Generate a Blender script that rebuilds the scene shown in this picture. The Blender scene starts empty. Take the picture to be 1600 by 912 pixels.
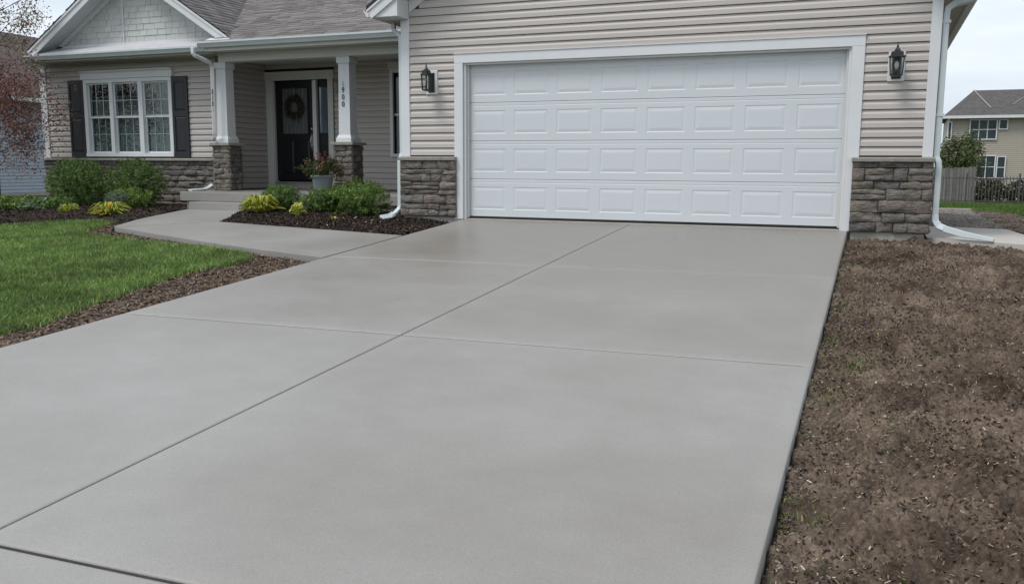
import bpy, bmesh, math, random
import numpy as np
from mathutils import Matrix, Vector

rnd = random.Random(7)
nr = np.random.default_rng(11)
sc = bpy.context.scene
col = sc.collection
R = math.radians

# ------------------------------------------------------------------ camera
CAM = dict(f=1374.19, loc=(5.2183, -10.9376, 0.7273), yaw=0.3892, pitch=0.1419, roll=0.0055)
cd = bpy.data.cameras.new('camera')
cam = bpy.data.objects.new('camera', cd); col.objects.link(cam)
cd.sensor_width = 36.0
cd.lens = CAM['f'] / 1600 * 36.0
cd.clip_start = 0.05; cd.clip_end = 3000
_y, _p, _r = CAM['yaw'], CAM['pitch'], CAM['roll']
fwd = Vector((-math.sin(_y) * math.cos(_p), math.cos(_y) * math.cos(_p), -math.sin(_p)))
rgt = Vector((math.cos(_y), math.sin(_y), 0)); upv = rgt.cross(fwd)
r2 = rgt * math.cos(_r) + upv * math.sin(_r); u2 = upv * math.cos(_r) - rgt * math.sin(_r)
cam.matrix_world = Matrix(((r2.x, u2.x, -fwd.x, CAM['loc'][0]), (r2.y, u2.y, -fwd.y, CAM['loc'][1]),
                           (r2.z, u2.z, -fwd.z, CAM['loc'][2]), (0, 0, 0, 1)))
sc.camera = cam

# ------------------------------------------------------------------ sky, sun, exposure
SUN_EL, SUN_AZ = R(58), R(215)          # azimuth measured clockwise from +Y: behind the camera, from the left
wd = bpy.data.worlds.new('World'); sc.world = wd; wd.use_nodes = True
nt = wd.node_tree; nt.nodes.clear()
N = nt.nodes.new; L = nt.links.new
out = N('ShaderNodeOutputWorld'); bg = N('ShaderNodeBackground')
sky = N('ShaderNodeTexSky'); sky.sky_type = 'NISHITA'; sky.sun_disc = False
sky.sun_elevation = SUN_EL; sky.sun_rotation = SUN_AZ
sky.air_density = 1.0; sky.dust_density = 2.5; sky.ozone_density = 1.0
tc = N('ShaderNodeTexCoord'); mp = N('ShaderNodeMapping'); mp.inputs['Scale'].default_value = (1.0, 1.0, 4.5)
nz = N('ShaderNodeTexNoise'); nz.inputs['Scale'].default_value = 2.2; nz.inputs['Detail'].default_value = 5
nz.inputs['Roughness'].default_value = 0.55
cr = N('ShaderNodeValToRGB')
cr.color_ramp.elements[0].position = 0.30; cr.color_ramp.elements[0].color = (4.6, 5.3, 6.1, 1)
cr.color_ramp.elements[1].position = 0.72; cr.color_ramp.elements[1].color = (8.1, 8.5, 8.9, 1)
mx = N('ShaderNodeMix'); mx.data_type = 'RGBA'; mx.inputs[0].default_value = 0.86
L(tc.outputs['Generated'], mp.inputs['Vector']); L(mp.outputs[0], nz.inputs['Vector']); L(nz.outputs['Fac'], cr.inputs[0])
L(sky.outputs[0], mx.inputs[6]); L(cr.outputs[0], mx.inputs[7]); L(mx.outputs[2], bg.inputs[0])
bg.inputs[1].default_value = 0.10
L(bg.outputs[0], out.inputs[0])
sl = bpy.data.lights.new('sun', 'SUN'); sl.energy = 1.5; sl.angle = R(20); sl.color = (1.0, 0.97, 0.93)
so = bpy.data.objects.new('sun', sl); col.objects.link(so)
sd = Vector((math.sin(SUN_AZ) * math.cos(SUN_EL), math.cos(SUN_AZ) * math.cos(SUN_EL), math.sin(SUN_EL)))
so.rotation_euler = sd.to_track_quat('Z', 'Y').to_euler(); so.location = (0, -8, 12)
sc.view_settings.view_transform = 'Standard'; sc.view_settings.look = 'None'
sc.view_settings.exposure = 0.50; sc.view_settings.gamma = 1.0
sc.view_settings.use_curve_mapping = False
sc.render.engine = 'CYCLES'
sc.cycles.max_bounces = 6; sc.cycles.diffuse_bounces = 3; sc.cycles.glossy_bounces = 3
sc.cycles.transparent_max_bounces = 10; sc.cycles.use_denoising = True

# ------------------------------------------------------------------ materials
MATS = {}
def new_mat(name):
    m = bpy.data.materials.new(name); m.use_nodes = True
    MATS[name] = m
    return m, m.node_tree, m.node_tree.nodes['Principled BSDF']
def mat(name, c, rough=0.6, var=0.12, scale=6.0, bump=0.0, bscale=60.0, metal=0.0, spec=0.4, stretch=(1, 1, 1),
        rand=0.0, c2=None, fine=0.0, fscale=120.0):
    """Procedural paint / stone / metal: noise between two tones in world space, random value per object, fine grain, bump."""
    m, t, b = new_mat(name); nd, lk = t.nodes.new, t.links.new
    geo = nd('ShaderNodeNewGeometry'); mapn = nd('ShaderNodeMapping'); mapn.inputs['Scale'].default_value = stretch
    lk(geo.outputs['Position'], mapn.inputs['Vector'])
    n1 = nd('ShaderNodeTexNoise'); n1.inputs['Scale'].default_value = scale; n1.inputs['Detail'].default_value = 5
    n1.inputs['Roughness'].default_value = 0.62
    lk(mapn.outputs[0], n1.inputs['Vector'])
    ra = nd('ShaderNodeValToRGB'); e = ra.color_ramp.elements
    e[0].position = 0.28; e[1].position = 0.74
    lo = tuple(max(0, x * (1 - var)) for x in c); hi = tuple(min(1, x * (1 + var)) for x in (c2 or c))
    e[0].color = (*lo, 1); e[1].color = (*hi, 1)
    lk(n1.outputs['Fac'], ra.inputs[0]); cur = ra.outputs[0]
    if fine:
        n3 = nd('ShaderNodeTexNoise'); n3.inputs['Scale'].default_value = fscale; n3.inputs['Detail'].default_value = 3
        lk(mapn.outputs[0], n3.inputs['Vector'])
        mr = nd('ShaderNodeMapRange'); mr.inputs[1].default_value = 0.3; mr.inputs[2].default_value = 0.7
        mr.inputs[3].default_value = 1 - fine; mr.inputs[4].default_value = 1 + fine
        lk(n3.outputs['Fac'], mr.inputs[0])
        h = nd('ShaderNodeHueSaturation'); lk(mr.outputs[0], h.inputs['Value']); lk(cur, h.inputs['Color']); cur = h.outputs[0]
    if rand:
        oi = nd('ShaderNodeObjectInfo'); mr = nd('ShaderNodeMapRange')
        mr.inputs[3].default_value = 1 - rand; mr.inputs[4].default_value = 1 + rand
        lk(oi.outputs['Random'], mr.inputs[0])
        h = nd('ShaderNodeHueSaturation'); lk(mr.outputs[0], h.inputs['Value']); lk(cur, h.inputs['Color']); cur = h.outputs[0]
    lk(cur, b.inputs['Base Color'])
    b.inputs['Roughness'].default_value = rough; b.inputs['Metallic'].default_value = metal
    b.inputs['Specular IOR Level'].default_value = spec
    if bump:
        n2 = nd('ShaderNodeTexNoise'); n2.inputs['Scale'].default_value = bscale; n2.inputs['Detail'].default_value = 4
        lk(mapn.outputs[0], n2.inputs['Vector'])
        bp = nd('ShaderNodeBump'); bp.inputs['Strength'].default_value = bump; bp.inputs['Distance'].default_value = 0.01
        lk(n2.outputs['Fac'], bp.inputs['Height']); lk(bp.outputs[0], b.inputs['Normal'])
    return m
def attr_mat(name, rough=0.6, trans=0.0, spec=0.3, bump=0.0, mul=1.0):
    """Colour from the mesh's own 'Col' attribute (one tone per leaf, blade or chip), some light let through."""
    m, t, b = new_mat(name); nd, lk = t.nodes.new, t.links.new
    a = nd('ShaderNodeAttribute'); a.attribute_name = 'Col'
    lk(a.outputs['Color'], b.inputs['Base Color'])
    b.inputs['Roughness'].default_value = rough; b.inputs['Specular IOR Level'].default_value = spec
    if trans:
        tr = nd('ShaderNodeBsdfTranslucent'); lk(a.outputs['Color'], tr.inputs['Color'])
        ms = nd('ShaderNodeMixShader'); ms.inputs[0].default_value = trans
        lk(b.outputs[0], ms.inputs[1]); lk(tr.outputs[0], ms.inputs[2])
        lk(ms.outputs[0], t.nodes['Material Output'].inputs[0])
    return m
def glass_mat(name, tint=(0.55, 0.6, 0.6), rough=0.02, refl=1.0):
    m, t, b = new_mat(name); nd, lk = t.nodes.new, t.links.new
    tr = nd('ShaderNodeBsdfTransparent'); tr.inputs[0].default_value = (*tint, 1)
    gl = nd('ShaderNodeBsdfGlossy'); gl.inputs['Roughness'].default_value = rough; gl.inputs[0].default_value = (refl, refl, refl, 1)
    fr = nd('ShaderNodeFresnel'); gb = nd('ShaderNodeNewGeometry')
    io = nd('ShaderNodeMapRange'); io.inputs[3].default_value = 1.5; io.inputs[4].default_value = 1 / 1.5   # same reflectance from either side of the pane
    lk(gb.outputs['Backfacing'], io.inputs[0]); lk(io.outputs[0], fr.inputs[0])
    ms = nd('ShaderNodeMixShader'); lk(fr.outputs[0], ms.inputs[0]); lk(tr.outputs[0], ms.inputs[1]); lk(gl.outputs[0], ms.inputs[2])
    lk(ms.outputs[0], t.nodes['Material Output'].inputs[0]); t.nodes.remove(b)
    return m

mat('siding', (0.455, 0.418, 0.392), 0.5, 0.05, 3.0, 0.06, 90, stretch=(0.25, 0.25, 3), rand=0.035)
mat('trim', (0.63, 0.645, 0.66), 0.45, 0.03, 5.0, 0.03, 40)
mat('gutter_white', (0.52, 0.57, 0.58), 0.35, 0.05, 4.0, spec=0.5)
mat('door_white', (0.57, 0.60, 0.625), 0.38, 0.02, 2.0, 0.05, 130, stretch=(0.4, 1, 3))
mat('shutter_black', (0.020, 0.022, 0.026), 0.45, 0.15, 8.0, 0.05, 80)
mat('door_black', (0.008, 0.0085, 0.010), 0.35, 0.15, 8.0, 0.03, 60)
mat('soffit_tan', (0.40, 0.38, 0.34), 0.6, 0.05, 4.0)
mat('porch_white', (0.55, 0.55, 0.53), 0.5, 0.04, 4.0)
mat('roof_edge', (0.035, 0.033, 0.033), 0.9, 0.2, 12)
mat('flashing', (0.55, 0.54, 0.56), 0.4, 0.10, 5.0, metal=0.0, spec=0.5)
mat('fence_metal', (0.075, 0.073, 0.07), .6, .25, 10)
mat('dark_iron', (0.012, 0.014, 0.013), 0.4, 0.25, 30.0, spec=0.5)
mat('chrome', (0.55, 0.53, 0.5), 0.25, 0.05, 10, metal=1.0)
mat('joint_dirt_shade', (0.075, 0.072, 0.068), .95, .3, 20)  # slab joint walls: dirt plus the shade of the gap, painted as one dark tone
mat('dark_gap', (0.02, 0.019, 0.018), 0.9, 0.2, 20)
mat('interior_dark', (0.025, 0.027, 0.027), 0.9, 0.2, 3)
mat('siding_back', (0.035, 0.032, 0.030), .9, .1, 5)  # wall core coloured dark to paint the shadow lines between siding courses
mat('gable_shake', (0.50, 0.51, 0.50), .6, .08, 5, .1, 60, rand=.04)
mat('door_pane', (0.10, 0.105, 0.105), .18, .25, 14, spec=.6, stretch=(6, 1, .6))
mat('sidelight_pane', (0.30, 0.36, 0.42), .06, .3, 3, metal=.75, stretch=(2, 1, .8))
mat('muntin_grey', (0.36, 0.43, 0.42), .5, .05, 8)
mat('blind', (0.105, 0.135, 0.126), 0.6, 0.06, 10)
mat('stone_cap', (0.27, 0.255, 0.225), 0.85, 0.18, 9, 0.35, 70, fine=0.12, fscale=60)
mat('mortar', (0.11, 0.098, 0.086), 0.95, 0.3, 30, 0.3, 90)
mat('foundation', (0.34, 0.32, 0.285), 0.9, 0.12, 5, 0.3, 80, fine=0.1)
mat('pot_grey', (0.20, 0.235, 0.245), 0.5, 0.08, 6, 0.05, 60)
mat('soil', (0.030, 0.023, 0.018), 0.95, 0.35, 14, 0.5, 60)
mat('bark', (0.075, 0.055, 0.045), 0.9, 0.3, 20, 0.4, 60, stretch=(1, 1, 0.3))
mat('fence_wood', (0.155, 0.150, 0.140), 0.9, 0.28, 5, 0.2, 40, stretch=(3, 3, 0.4), rand=0.2)
mat('neighbour_blue', (0.33, 0.375, 0.43), 0.6, 0.05, 4)
mat('neighbour_tan', (0.36, 0.325, 0.275), 0.6, 0.05, 4)
mat('neighbour_trim', (0.62, 0.64, 0.64), 0.5, 0.04, 4)
mat('neighbour_roof', (0.085, 0.08, 0.078), 0.95, 0.25, 3.0, 0.3, 25, fine=0.2, fscale=9)
mat('neighbour_roof_brown', (0.085, 0.066, 0.062), 0.95, 0.25, 3.0, 0.3, 25, fine=0.2, fscale=9)
mat('neighbour_glass', (0.030, 0.045, 0.050), 0.25, 0.4, 1.2, spec=0.35)
mat('number_dark', (0.02, 0.028, 0.028), 0.5, 0.2, 20)
mat('number_grey', (0.33, 0.36, 0.37), 0.6, 0.1, 20)
mat('lamp_bulb', (0.75, 0.74, 0.70), 0.3, 0.03, 10)
mat('weathered_lamp', (0.30, 0.30, 0.28), 0.5, 0.1, 20)
mat('stone_dust', (0.155, 0.132, 0.113), 0.95, 0.35, 7, 0.9, 40, fine=0.4, fscale=40)
mat('grass_floor', (0.040, 0.062, 0.018), 0.95, 0.35, 4, 0.5, 60, c2=(0.065, 0.085, 0.028))
mat('pad_concrete', (0.43, 0.405, 0.365), 0.85, 0.10, 4, 0.15, 90, fine=0.08)
attr_mat('leaf', 0.5, 0.25, 0.35)
attr_mat('grass', 0.55, 0.30, 0.3)
attr_mat('chips', 0.9, 0.0, 0.15)
glass_mat('window_glass', (0.80, 0.86, 0.85))
glass_mat('lantern_glass', (0.86, 0.88, 0.88), 0.03, 0.9)
glass_mat('door_glass', (0.30, 0.31, 0.31), 0.12, 0.5)

def make_stone_mat():
    m, t, b = new_mat('stone'); nd, lk = t.nodes.new, t.links.new
    oi = nd('ShaderNodeObjectInfo'); ra = nd('ShaderNodeValToRGB'); ra.color_ramp.interpolation = 'LINEAR'
    cs = [(0.0, (0.185, 0.162, 0.140)), (0.2, (0.235, 0.204, 0.174)), (0.42, (0.155, 0.147, 0.141)),
          (0.6, (0.255, 0.230, 0.196)), (0.8, (0.200, 0.182, 0.165)), (1.0, (0.230, 0.190, 0.160))]
    e = ra.color_ramp.elements
    e[0].position, e[0].color = cs[0][0], (*cs[0][1], 1); e[1].position, e[1].color = cs[-1][0], (*cs[-1][1], 1)
    for p, c in cs[1:-1]:
        k = e.new(p); k.color = (*c, 1)
    lk(oi.outputs['Random'], ra.inputs[0])
    geo = nd('ShaderNodeNewGeometry'); mp_ = nd('ShaderNodeMapping'); mp_.inputs['Scale'].default_value = (1, 1, 2.2)
    lk(geo.outputs['Position'], mp_.inputs[0])
    n = nd('ShaderNodeTexNoise'); n.inputs['Scale'].default_value = 11; n.inputs['Detail'].default_value = 7; n.inputs['Roughness'].default_value = 0.7
    lk(mp_.outputs[0], n.inputs['Vector'])
    mr = nd('ShaderNodeMapRange'); mr.inputs[1].default_value = 0.28; mr.inputs[2].default_value = 0.75
    mr.inputs[3].default_value = 0.45; mr.inputs[4].default_value = 1.5; lk(n.outputs['Fac'], mr.inputs[0])
    h = nd('ShaderNodeHueSaturation'); lk(ra.outputs[0], h.inputs['Color']); lk(mr.outputs[0], h.inputs['Value'])
    lk(h.outputs[0], b.inputs['Base Color']); b.inputs['Roughness'].default_value = 0.85; b.inputs['Specular IOR Level'].default_value = 0.25
    n2 = nd('ShaderNodeTexNoise'); n2.inputs['Scale'].default_value = 19; n2.inputs['Detail'].default_value = 7; n2.inputs['Roughness'].default_value = 0.65
    lk(mp_.outputs[0], n2.inputs['Vector'])
    bp = nd('ShaderNodeBump'); bp.inputs['Strength'].default_value = 1.0; bp.inputs['Distance'].default_value = 0.045
    lk(n2.outputs['Fac'], bp.inputs['Height']); lk(bp.outputs[0], b.inputs['Normal'])
make_stone_mat()

def make_shingle_mat():
    m, t, b = new_mat('shingle'); nd, lk = t.nodes.new, t.links.new
    a = nd('ShaderNodeAttribute'); a.attribute_name = 'Col'
    geo = nd('ShaderNodeNewGeometry')
    n = nd('ShaderNodeTexNoise'); n.inputs['Scale'].default_value = 70; n.inputs['Detail'].default_value = 3
    lk(geo.outputs['Position'], n.inputs['Vector'])
    mr = nd('ShaderNodeMapRange'); mr.inputs[1].default_value = 0.3; mr.inputs[2].default_value = 0.7
    mr.inputs[3].default_value = 0.75; mr.inputs[4].default_value = 1.25; lk(n.outputs['Fac'], mr.inputs[0])
    h = nd('ShaderNodeHueSaturation'); lk(a.outputs['Color'], h.inputs['Color']); lk(mr.outputs[0], h.inputs['Value'])
    lk(h.outputs[0], b.inputs['Base Color']); b.inputs['Roughness'].default_value = 0.95; b.inputs['Specular IOR Level'].default_value = 0.15
make_shingle_mat()

def make_concrete():
    m, t, b = new_mat('concrete'); nd, lk = t.nodes.new, t.links.new
    geo = nd('ShaderNodeNewGeometry')
    big = nd('ShaderNodeTexNoise'); big.inputs['Scale'].default_value = 0.55; big.inputs['Detail'].default_value = 4; big.inputs['Roughness'].default_value = 0.55
    mpa = nd('ShaderNodeMapping'); mpa.inputs['Scale'].default_value = (1.0, 1.05, 1.0)
    lk(geo.outputs['Position'], mpa.inputs[0]); lk(mpa.outputs[0], big.inputs['Vector'])
    ra = nd('ShaderNodeValToRGB'); e = ra.color_ramp.elements
    e[0].position = 0.30; e[0].color = (0.236, 0.221, 0.202, 1); e[1].position = 0.72; e[1].color = (0.302, 0.294, 0.281, 1)
    lk(big.outputs['Fac'], ra.inputs[0])
    mid = nd('ShaderNodeTexNoise'); mid.inputs['Scale'].default_value = 5; mid.inputs['Detail'].default_value = 6; mid.inputs['Roughness'].default_value = 0.65
    mpm = nd('ShaderNodeMapping'); mpm.inputs['Scale'].default_value = (0.9, 1.2, 1.0)
    lk(geo.outputs['Position'], mpm.inputs[0]); lk(mpm.outputs[0], mid.inputs['Vector'])
    mr = nd('ShaderNodeMapRange'); mr.inputs[1].default_value = 0.25; mr.inputs[2].default_value = 0.75; mr.inputs[3].default_value = 0.95; mr.inputs[4].default_value = 1.05
    lk(mid.outputs['Fac'], mr.inputs[0])
    grain = nd('ShaderNodeTexNoise'); grain.inputs['Scale'].default_value = 170; grain.inputs['Detail'].default_value = 2
    lk(geo.outputs['Position'], grain.inputs['Vector'])
    mg = nd('ShaderNodeMapRange'); mg.inputs[1].default_value = 0.3; mg.inputs[2].default_value = 0.7; mg.inputs[3].default_value = 0.88; mg.inputs[4].default_value = 1.12
    lk(grain.outputs['Fac'], mg.inputs[0])
    edge = nd('ShaderNodeAttribute'); edge.attribute_name = 'tooled'
    me = nd('ShaderNodeMapRange'); me.inputs[3].default_value = 1.0; me.inputs[4].default_value = 1.035; lk(edge.outputs['Fac'], me.inputs[0])
    mu = nd('ShaderNodeMath'); mu.operation = 'MULTIPLY'; lk(mr.outputs[0], mu.inputs[0]); lk(mg.outputs[0], mu.inputs[1])
    mu2 = nd('ShaderNodeMath'); mu2.operation = 'MULTIPLY'; lk(mu.outputs[0], mu2.inputs[0]); lk(me.outputs[0], mu2.inputs[1])
    # damp concrete that has not dried out by the garage: darker, warmer, smoother, with a ragged outline
    sep = nd('ShaderNodeSeparateXYZ'); lk(geo.outputs['Position'], sep.inputs[0])
    wn = nd('ShaderNodeTexNoise'); wn.inputs['Scale'].default_value = 0.5; wn.inputs['Detail'].default_value = 5; lk(mpa.outputs[0], wn.inputs['Vector'])
    wm = nd('ShaderNodeMath'); wm.operation = 'MULTIPLY_ADD'; wm.inputs[1].default_value = 7.0; lk(wn.outputs['Fac'], wm.inputs[0]); lk(sep.outputs['Y'], wm.inputs[2])
    wet = nd('ShaderNodeMapRange'); wet.interpolation_type = 'SMOOTHSTEP'; wet.inputs[1].default_value = -3.2; wet.inputs[2].default_value = 2.6; lk(wm.outputs[0], wet.inputs[0])
    wx_ = nd('ShaderNodeMapRange'); wx_.interpolation_type = 'SMOOTHSTEP'; wx_.inputs[1].default_value = -0.5; wx_.inputs[2].default_value = 0.9; lk(sep.outputs['X'], wx_.inputs[0])
    wet0 = wet; wet = nd('ShaderNodeMath'); wet.operation = 'MULTIPLY'; lk(wet0.outputs[0], wet.inputs[0]); lk(wx_.outputs[0], wet.inputs[1])
    dk = nd('ShaderNodeMix'); dk.data_type = 'RGBA'; dk.blend_type = 'MULTIPLY'; dk.inputs[7].default_value = (0.80, 0.765, 0.72, 1)
    lk(wet.outputs[0], dk.inputs[0]); lk(ra.outputs[0], dk.inputs[6])
    h = nd('ShaderNodeHueSaturation'); lk(dk.outputs[2], h.inputs['Color']); lk(mu2.outputs[0], h.inputs['Value'])
    lk(h.outputs[0], b.inputs['Base Color'])
    rr = nd('ShaderNodeMapRange'); rr.inputs[1].default_value = 0.3; rr.inputs[2].default_value = 0.7; rr.inputs[3].default_value = 0.38; rr.inputs[4].default_value = 0.55
    lk(big.outputs['Fac'], rr.inputs[0])
    rs = nd('ShaderNodeMath'); rs.operation = 'MULTIPLY_ADD'; rs.inputs[1].default_value = -0.16; lk(wet.outputs[0], rs.inputs[0]); lk(rr.outputs[0], rs.inputs[2]); lk(rs.outputs[0], b.inputs['Roughness'])
    b.inputs['Specular IOR Level'].default_value = 0.45
    mpb = nd('ShaderNodeMapping'); mpb.inputs['Scale'].default_value = (5, 190, 30)
    lk(geo.outputs['Position'], mpb.inputs[0])
    br = nd('ShaderNodeTexNoise'); br.inputs['Scale'].default_value = 1.0; br.inputs['Detail'].default_value = 3
    lk(mpb.outputs[0], br.inputs['Vector'])
    bp = nd('ShaderNodeBump'); bp.inputs['Strength'].default_value = 0.22; bp.inputs['Distance'].default_value = 0.004
    lk(br.outputs['Fac'], bp.inputs['Height'])
    bp2 = nd('ShaderNodeBump'); bp2.inputs['Strength'].default_value = 0.15; bp2.inputs['Distance'].default_value = 0.004
    lk(grain.outputs['Fac'], bp2.inputs['Height']); lk(bp.outputs[0], bp2.inputs['Normal']); lk(bp2.outputs[0], b.inputs['Normal'])
make_concrete()

def make_dirt():
    m, t, b = new_mat('dirt'); nd, lk = t.nodes.new, t.links.new
    geo = nd('ShaderNodeNewGeometry')
    n = nd('ShaderNodeTexNoise'); n.inputs['Scale'].default_value = 1.6; n.inputs['Detail'].default_value = 8; n.inputs['Roughness'].default_value = 0.72
    lk(geo.outputs['Position'], n.inputs['Vector'])
    ra = nd('ShaderNodeValToRGB'); e = ra.color_ramp.elements
    e[0].position = 0.37; e[0].color = (0.044, 0.031, 0.023, 1); e[1].position = 0.64; e[1].color = (0.195, 0.148, 0.113, 1)
    lk(n.outputs['Fac'], ra.inputs[0])
    n2 = nd('ShaderNodeTexNoise'); n2.inputs['Scale'].default_value = 55; n2.inputs['Detail'].default_value = 5; n2.inputs['Roughness'].default_value = 0.7
    lk(geo.outputs['Position'], n2.inputs['Vector'])
    mr = nd('ShaderNodeMapRange'); mr.inputs[1].default_value = 0.3; mr.inputs[2].default_value = 0.72; mr.inputs[3].default_value = 0.40; mr.inputs[4].default_value = 1.55
    lk(n2.outputs['Fac'], mr.inputs[0])
    h = nd('ShaderNodeHueSaturation'); lk(ra.outputs[0], h.inputs['Color']); lk(mr.outputs[0], h.inputs['Value'])
    lk(h.outputs[0], b.inputs['Base Color']); b.inputs['Roughness'].default_value = 0.95; b.inputs['Specular IOR Level'].default_value = 0.15
    bp = nd('ShaderNodeBump'); bp.inputs['Strength'].default_value = 0.8; bp.inputs['Distance'].default_value = 0.012
    lk(n2.outputs['Fac'], bp.inputs['Height']); lk(bp.outputs[0], b.inputs['Normal'])
make_dirt()

# ------------------------------------------------------------------ mesh helpers
class MB:
    def __init__(s): s.v = []; s.f = []
    def quadpts(s, pts):
        i = len(s.v); s.v += [tuple(p) for p in pts]; s.f.append(tuple(range(i, i + len(pts))))
    def box(s, x0, x1, y0, y1, z0, z1):
        i = len(s.v)
        s.v += [(x0, y0, z0), (x1, y0, z0), (x1, y1, z0), (x0, y1, z0), (x0, y0, z1), (x1, y0, z1), (x1, y1, z1), (x0, y1, z1)]
        s.f += [tuple(i + k for k in q) for q in ((3, 2, 1, 0), (4, 5, 6, 7), (0, 1, 5, 4), (1, 2, 6, 5), (2, 3, 7, 6), (3, 0, 4, 7))]
        return s
    def prism(s, poly, axis, a, b):
        """poly: 2D points; axis 'y': (x,z) extruded in y; 'x': (y,z) in x; 'z': (x,y) in z."""
        n = len(poly); i = len(s.v)
        def P(p, t): return (p[0], t, p[1]) if axis == 'y' else ((t, p[0], p[1]) if axis == 'x' else (p[0], p[1], t))
        s.v += [P(p, a) for p in poly] + [P(p, b) for p in poly]
        s.f.append(tuple(range(i, i + n))); s.f.append(tuple(range(i + 2 * n - 1, i + n - 1, -1)))
        for k in range(n):
            j = (k + 1) % n; s.f.append((i + k, i + n + k, i + n + j, i + j))
        return s
    def tube(s, pts, w, d=None, sides=4, rot=math.pi / 4, taper=None):
        """sweep of a regular section along points; sides=4 gives a rectangular pipe of half sizes w, d."""
        d = d or w; pts = [Vector(p) for p in pts]; base = len(s.v); n = len(pts)
        up0 = None
        for k, p in enumerate(pts):
            t = (pts[min(k + 1, n - 1)] - pts[max(k - 1, 0)]).normalized()
            a = Vector((0, 1, 0)) if abs(t.y) < 0.9 else Vector((0, 0, 1))
            if up0 is not None: a = up0
            x = t.cross(a).normalized(); y = x.cross(t).normalized(); up0 = y
            tp = 1 if taper is None else taper[k]
            for q in range(sides):
                g = 2 * math.pi * q / sides + rot
                sx = math.cos(g); sy = math.sin(g)
                if sides == 4: sx = 1 if sx > 0 else -1; sy = 1 if sy > 0 else -1
                s.v.append(tuple(p + x * sx * w * tp + y * sy * d * tp))
        for k in range(n - 1):
            for q in range(sides):
                j = (q + 1) % sides
                s.f.append((base + k * sides + q, base + k * sides + j, base + (k + 1) * sides + j, base + (k + 1) * sides + q))
        s.f.append(tuple(base + q for q in range(sides))[::-1]); s.f.append(tuple(base + (n - 1) * sides + q for q in range(sides)))
        return s
    def lathe(s, prof, c=(0, 0, 0), seg=24):
        i = len(s.v); n = len(prof)
        for r, z in prof:
            for k in range(seg):
                a = 2 * math.pi * k / seg; s.v.append((c[0] + r * math.cos(a), c[1] + r * math.sin(a), c[2] + z))
        for a in range(n - 1):
            for k in range(seg):
                j = (k + 1) % seg; s.f.append((i + a * seg + k, i + a * seg + j, i + (a + 1) * seg + j, i + (a + 1) * seg + k))
        return s
    def mesh(s, name, m, bevel=0.0, smooth=False, seg=1):
        me = bpy.data.meshes.new(name)
        if bevel:
            bm = bmesh.new(); vs = [bm.verts.new(v) for v in s.v]
            for f in s.f:
                try: bm.faces.new([vs[k] for k in f])
                except ValueError: pass
            bmesh.ops.recalc_face_normals(bm, faces=bm.faces)
            bmesh.ops.bevel(bm, geom=bm.edges, offset=bevel, segments=seg, affect='EDGES', profile=0.5)
            bm.to_mesh(me); bm.free()
        else:
            me.from_pydata(s.v, [], s.f); fix(me)
        if smooth:
            me.polygons.foreach_set('use_smooth', [True] * len(me.polygons))
        me.materials.append(MATS[m]); me.update()
        return me
def fix(me):
    bm = bmesh.new(); bm.from_mesh(me); bmesh.ops.recalc_face_normals(bm, faces=bm.faces); bm.to_mesh(me); bm.free()
def put(name, me, parent=None, loc=None, rot=None, scale=None, kind=None):
    o = bpy.data.objects.new(name, me); col.objects.link(o)
    if parent is not None: o.parent = parent
    if loc is not None: o.location = loc
    if rot is not None: o.rotation_euler = rot
    if scale is not None: o.scale = scale
    if kind: o['kind'] = kind
    return o
def bld(name, mb, m, parent=None, bevel=0.0, smooth=False, seg=1, kind=None, loc=None, rot=None):
    return put(name, mb.mesh(name, m, bevel, smooth, seg), parent, loc, rot, None, kind)
def box(name, m, parent, x0, x1, y0, y1, z0, z1, bevel=0.0):
    return bld(name, MB().box(x0, x1, y0, y1, z0, z1), m, parent, bevel)
def tag(o, label, cat, group=None):
    o['label'] = label; o['category'] = cat
    if group: o['group'] = group
    return o
def empty(name, loc=(0, 0, 0)):
    o = bpy.data.objects.new(name, None); col.objects.link(o); o.location = loc; o.empty_display_size = 0.2
    return o
def copy_tree(o, parent=None):
    c = o.copy(); col.objects.link(c); c.parent = parent
    for ch in list(o.children): copy_tree(ch, c)
    return c
def soup(name, V, F, m, colr=None, parent=None, kind=None, smooth=False):
    """big mesh from numpy: V (n,3), F (k,3 or 4), colr per-vertex (n,3)"""
    me = bpy.data.meshes.new(name); V = np.asarray(V, np.float32); F = np.asarray(F, np.int32)
    k = F.shape[1]
    me.vertices.add(len(V)); me.vertices.foreach_set('co', V.ravel())
    me.loops.add(F.size); me.loops.foreach_set('vertex_index', F.ravel())
    me.polygons.add(len(F)); me.polygons.foreach_set('loop_start', np.arange(0, F.size, k, dtype=np.int32))
    if smooth: me.polygons.foreach_set('use_smooth', np.ones(len(F), bool))
    me.update(calc_edges=True)
    if colr is not None:
        a = me.color_attributes.new('Col', 'FLOAT_COLOR', 'POINT')
        c = np.ones((len(V), 4), np.float32); c[:, :3] = colr; a.data.foreach_set('color', c.ravel())
    me.materials.append(MATS[m]); me.validate()
    return put(name, me, parent, kind=kind)

# value noise for terrain
_T = nr.random((256, 256))
def vnoise(x, y):
    xi = np.floor(x).astype(int); yi = np.floor(y).astype(int); fx = x - xi; fy = y - yi
    fx = fx * fx * (3 - 2 * fx); fy = fy * fy * (3 - 2 * fy)
    g = lambda a, b: _T[a % 256, b % 256]
    return (g(xi, yi) * (1 - fx) + g(xi + 1, yi) * fx) * (1 - fy) + (g(xi, yi + 1) * (1 - fx) + g(xi + 1, yi + 1) * fx) * fy - 0.5
def fbm(x, y, o=4, rough=0.5):
    s = 0; a = 1
    for k in range(o):
        s = s + a * vnoise(x * 2 ** k + 17.3 * k, y * 2 ** k + 5.1 * k); a *= rough
    return s

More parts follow.
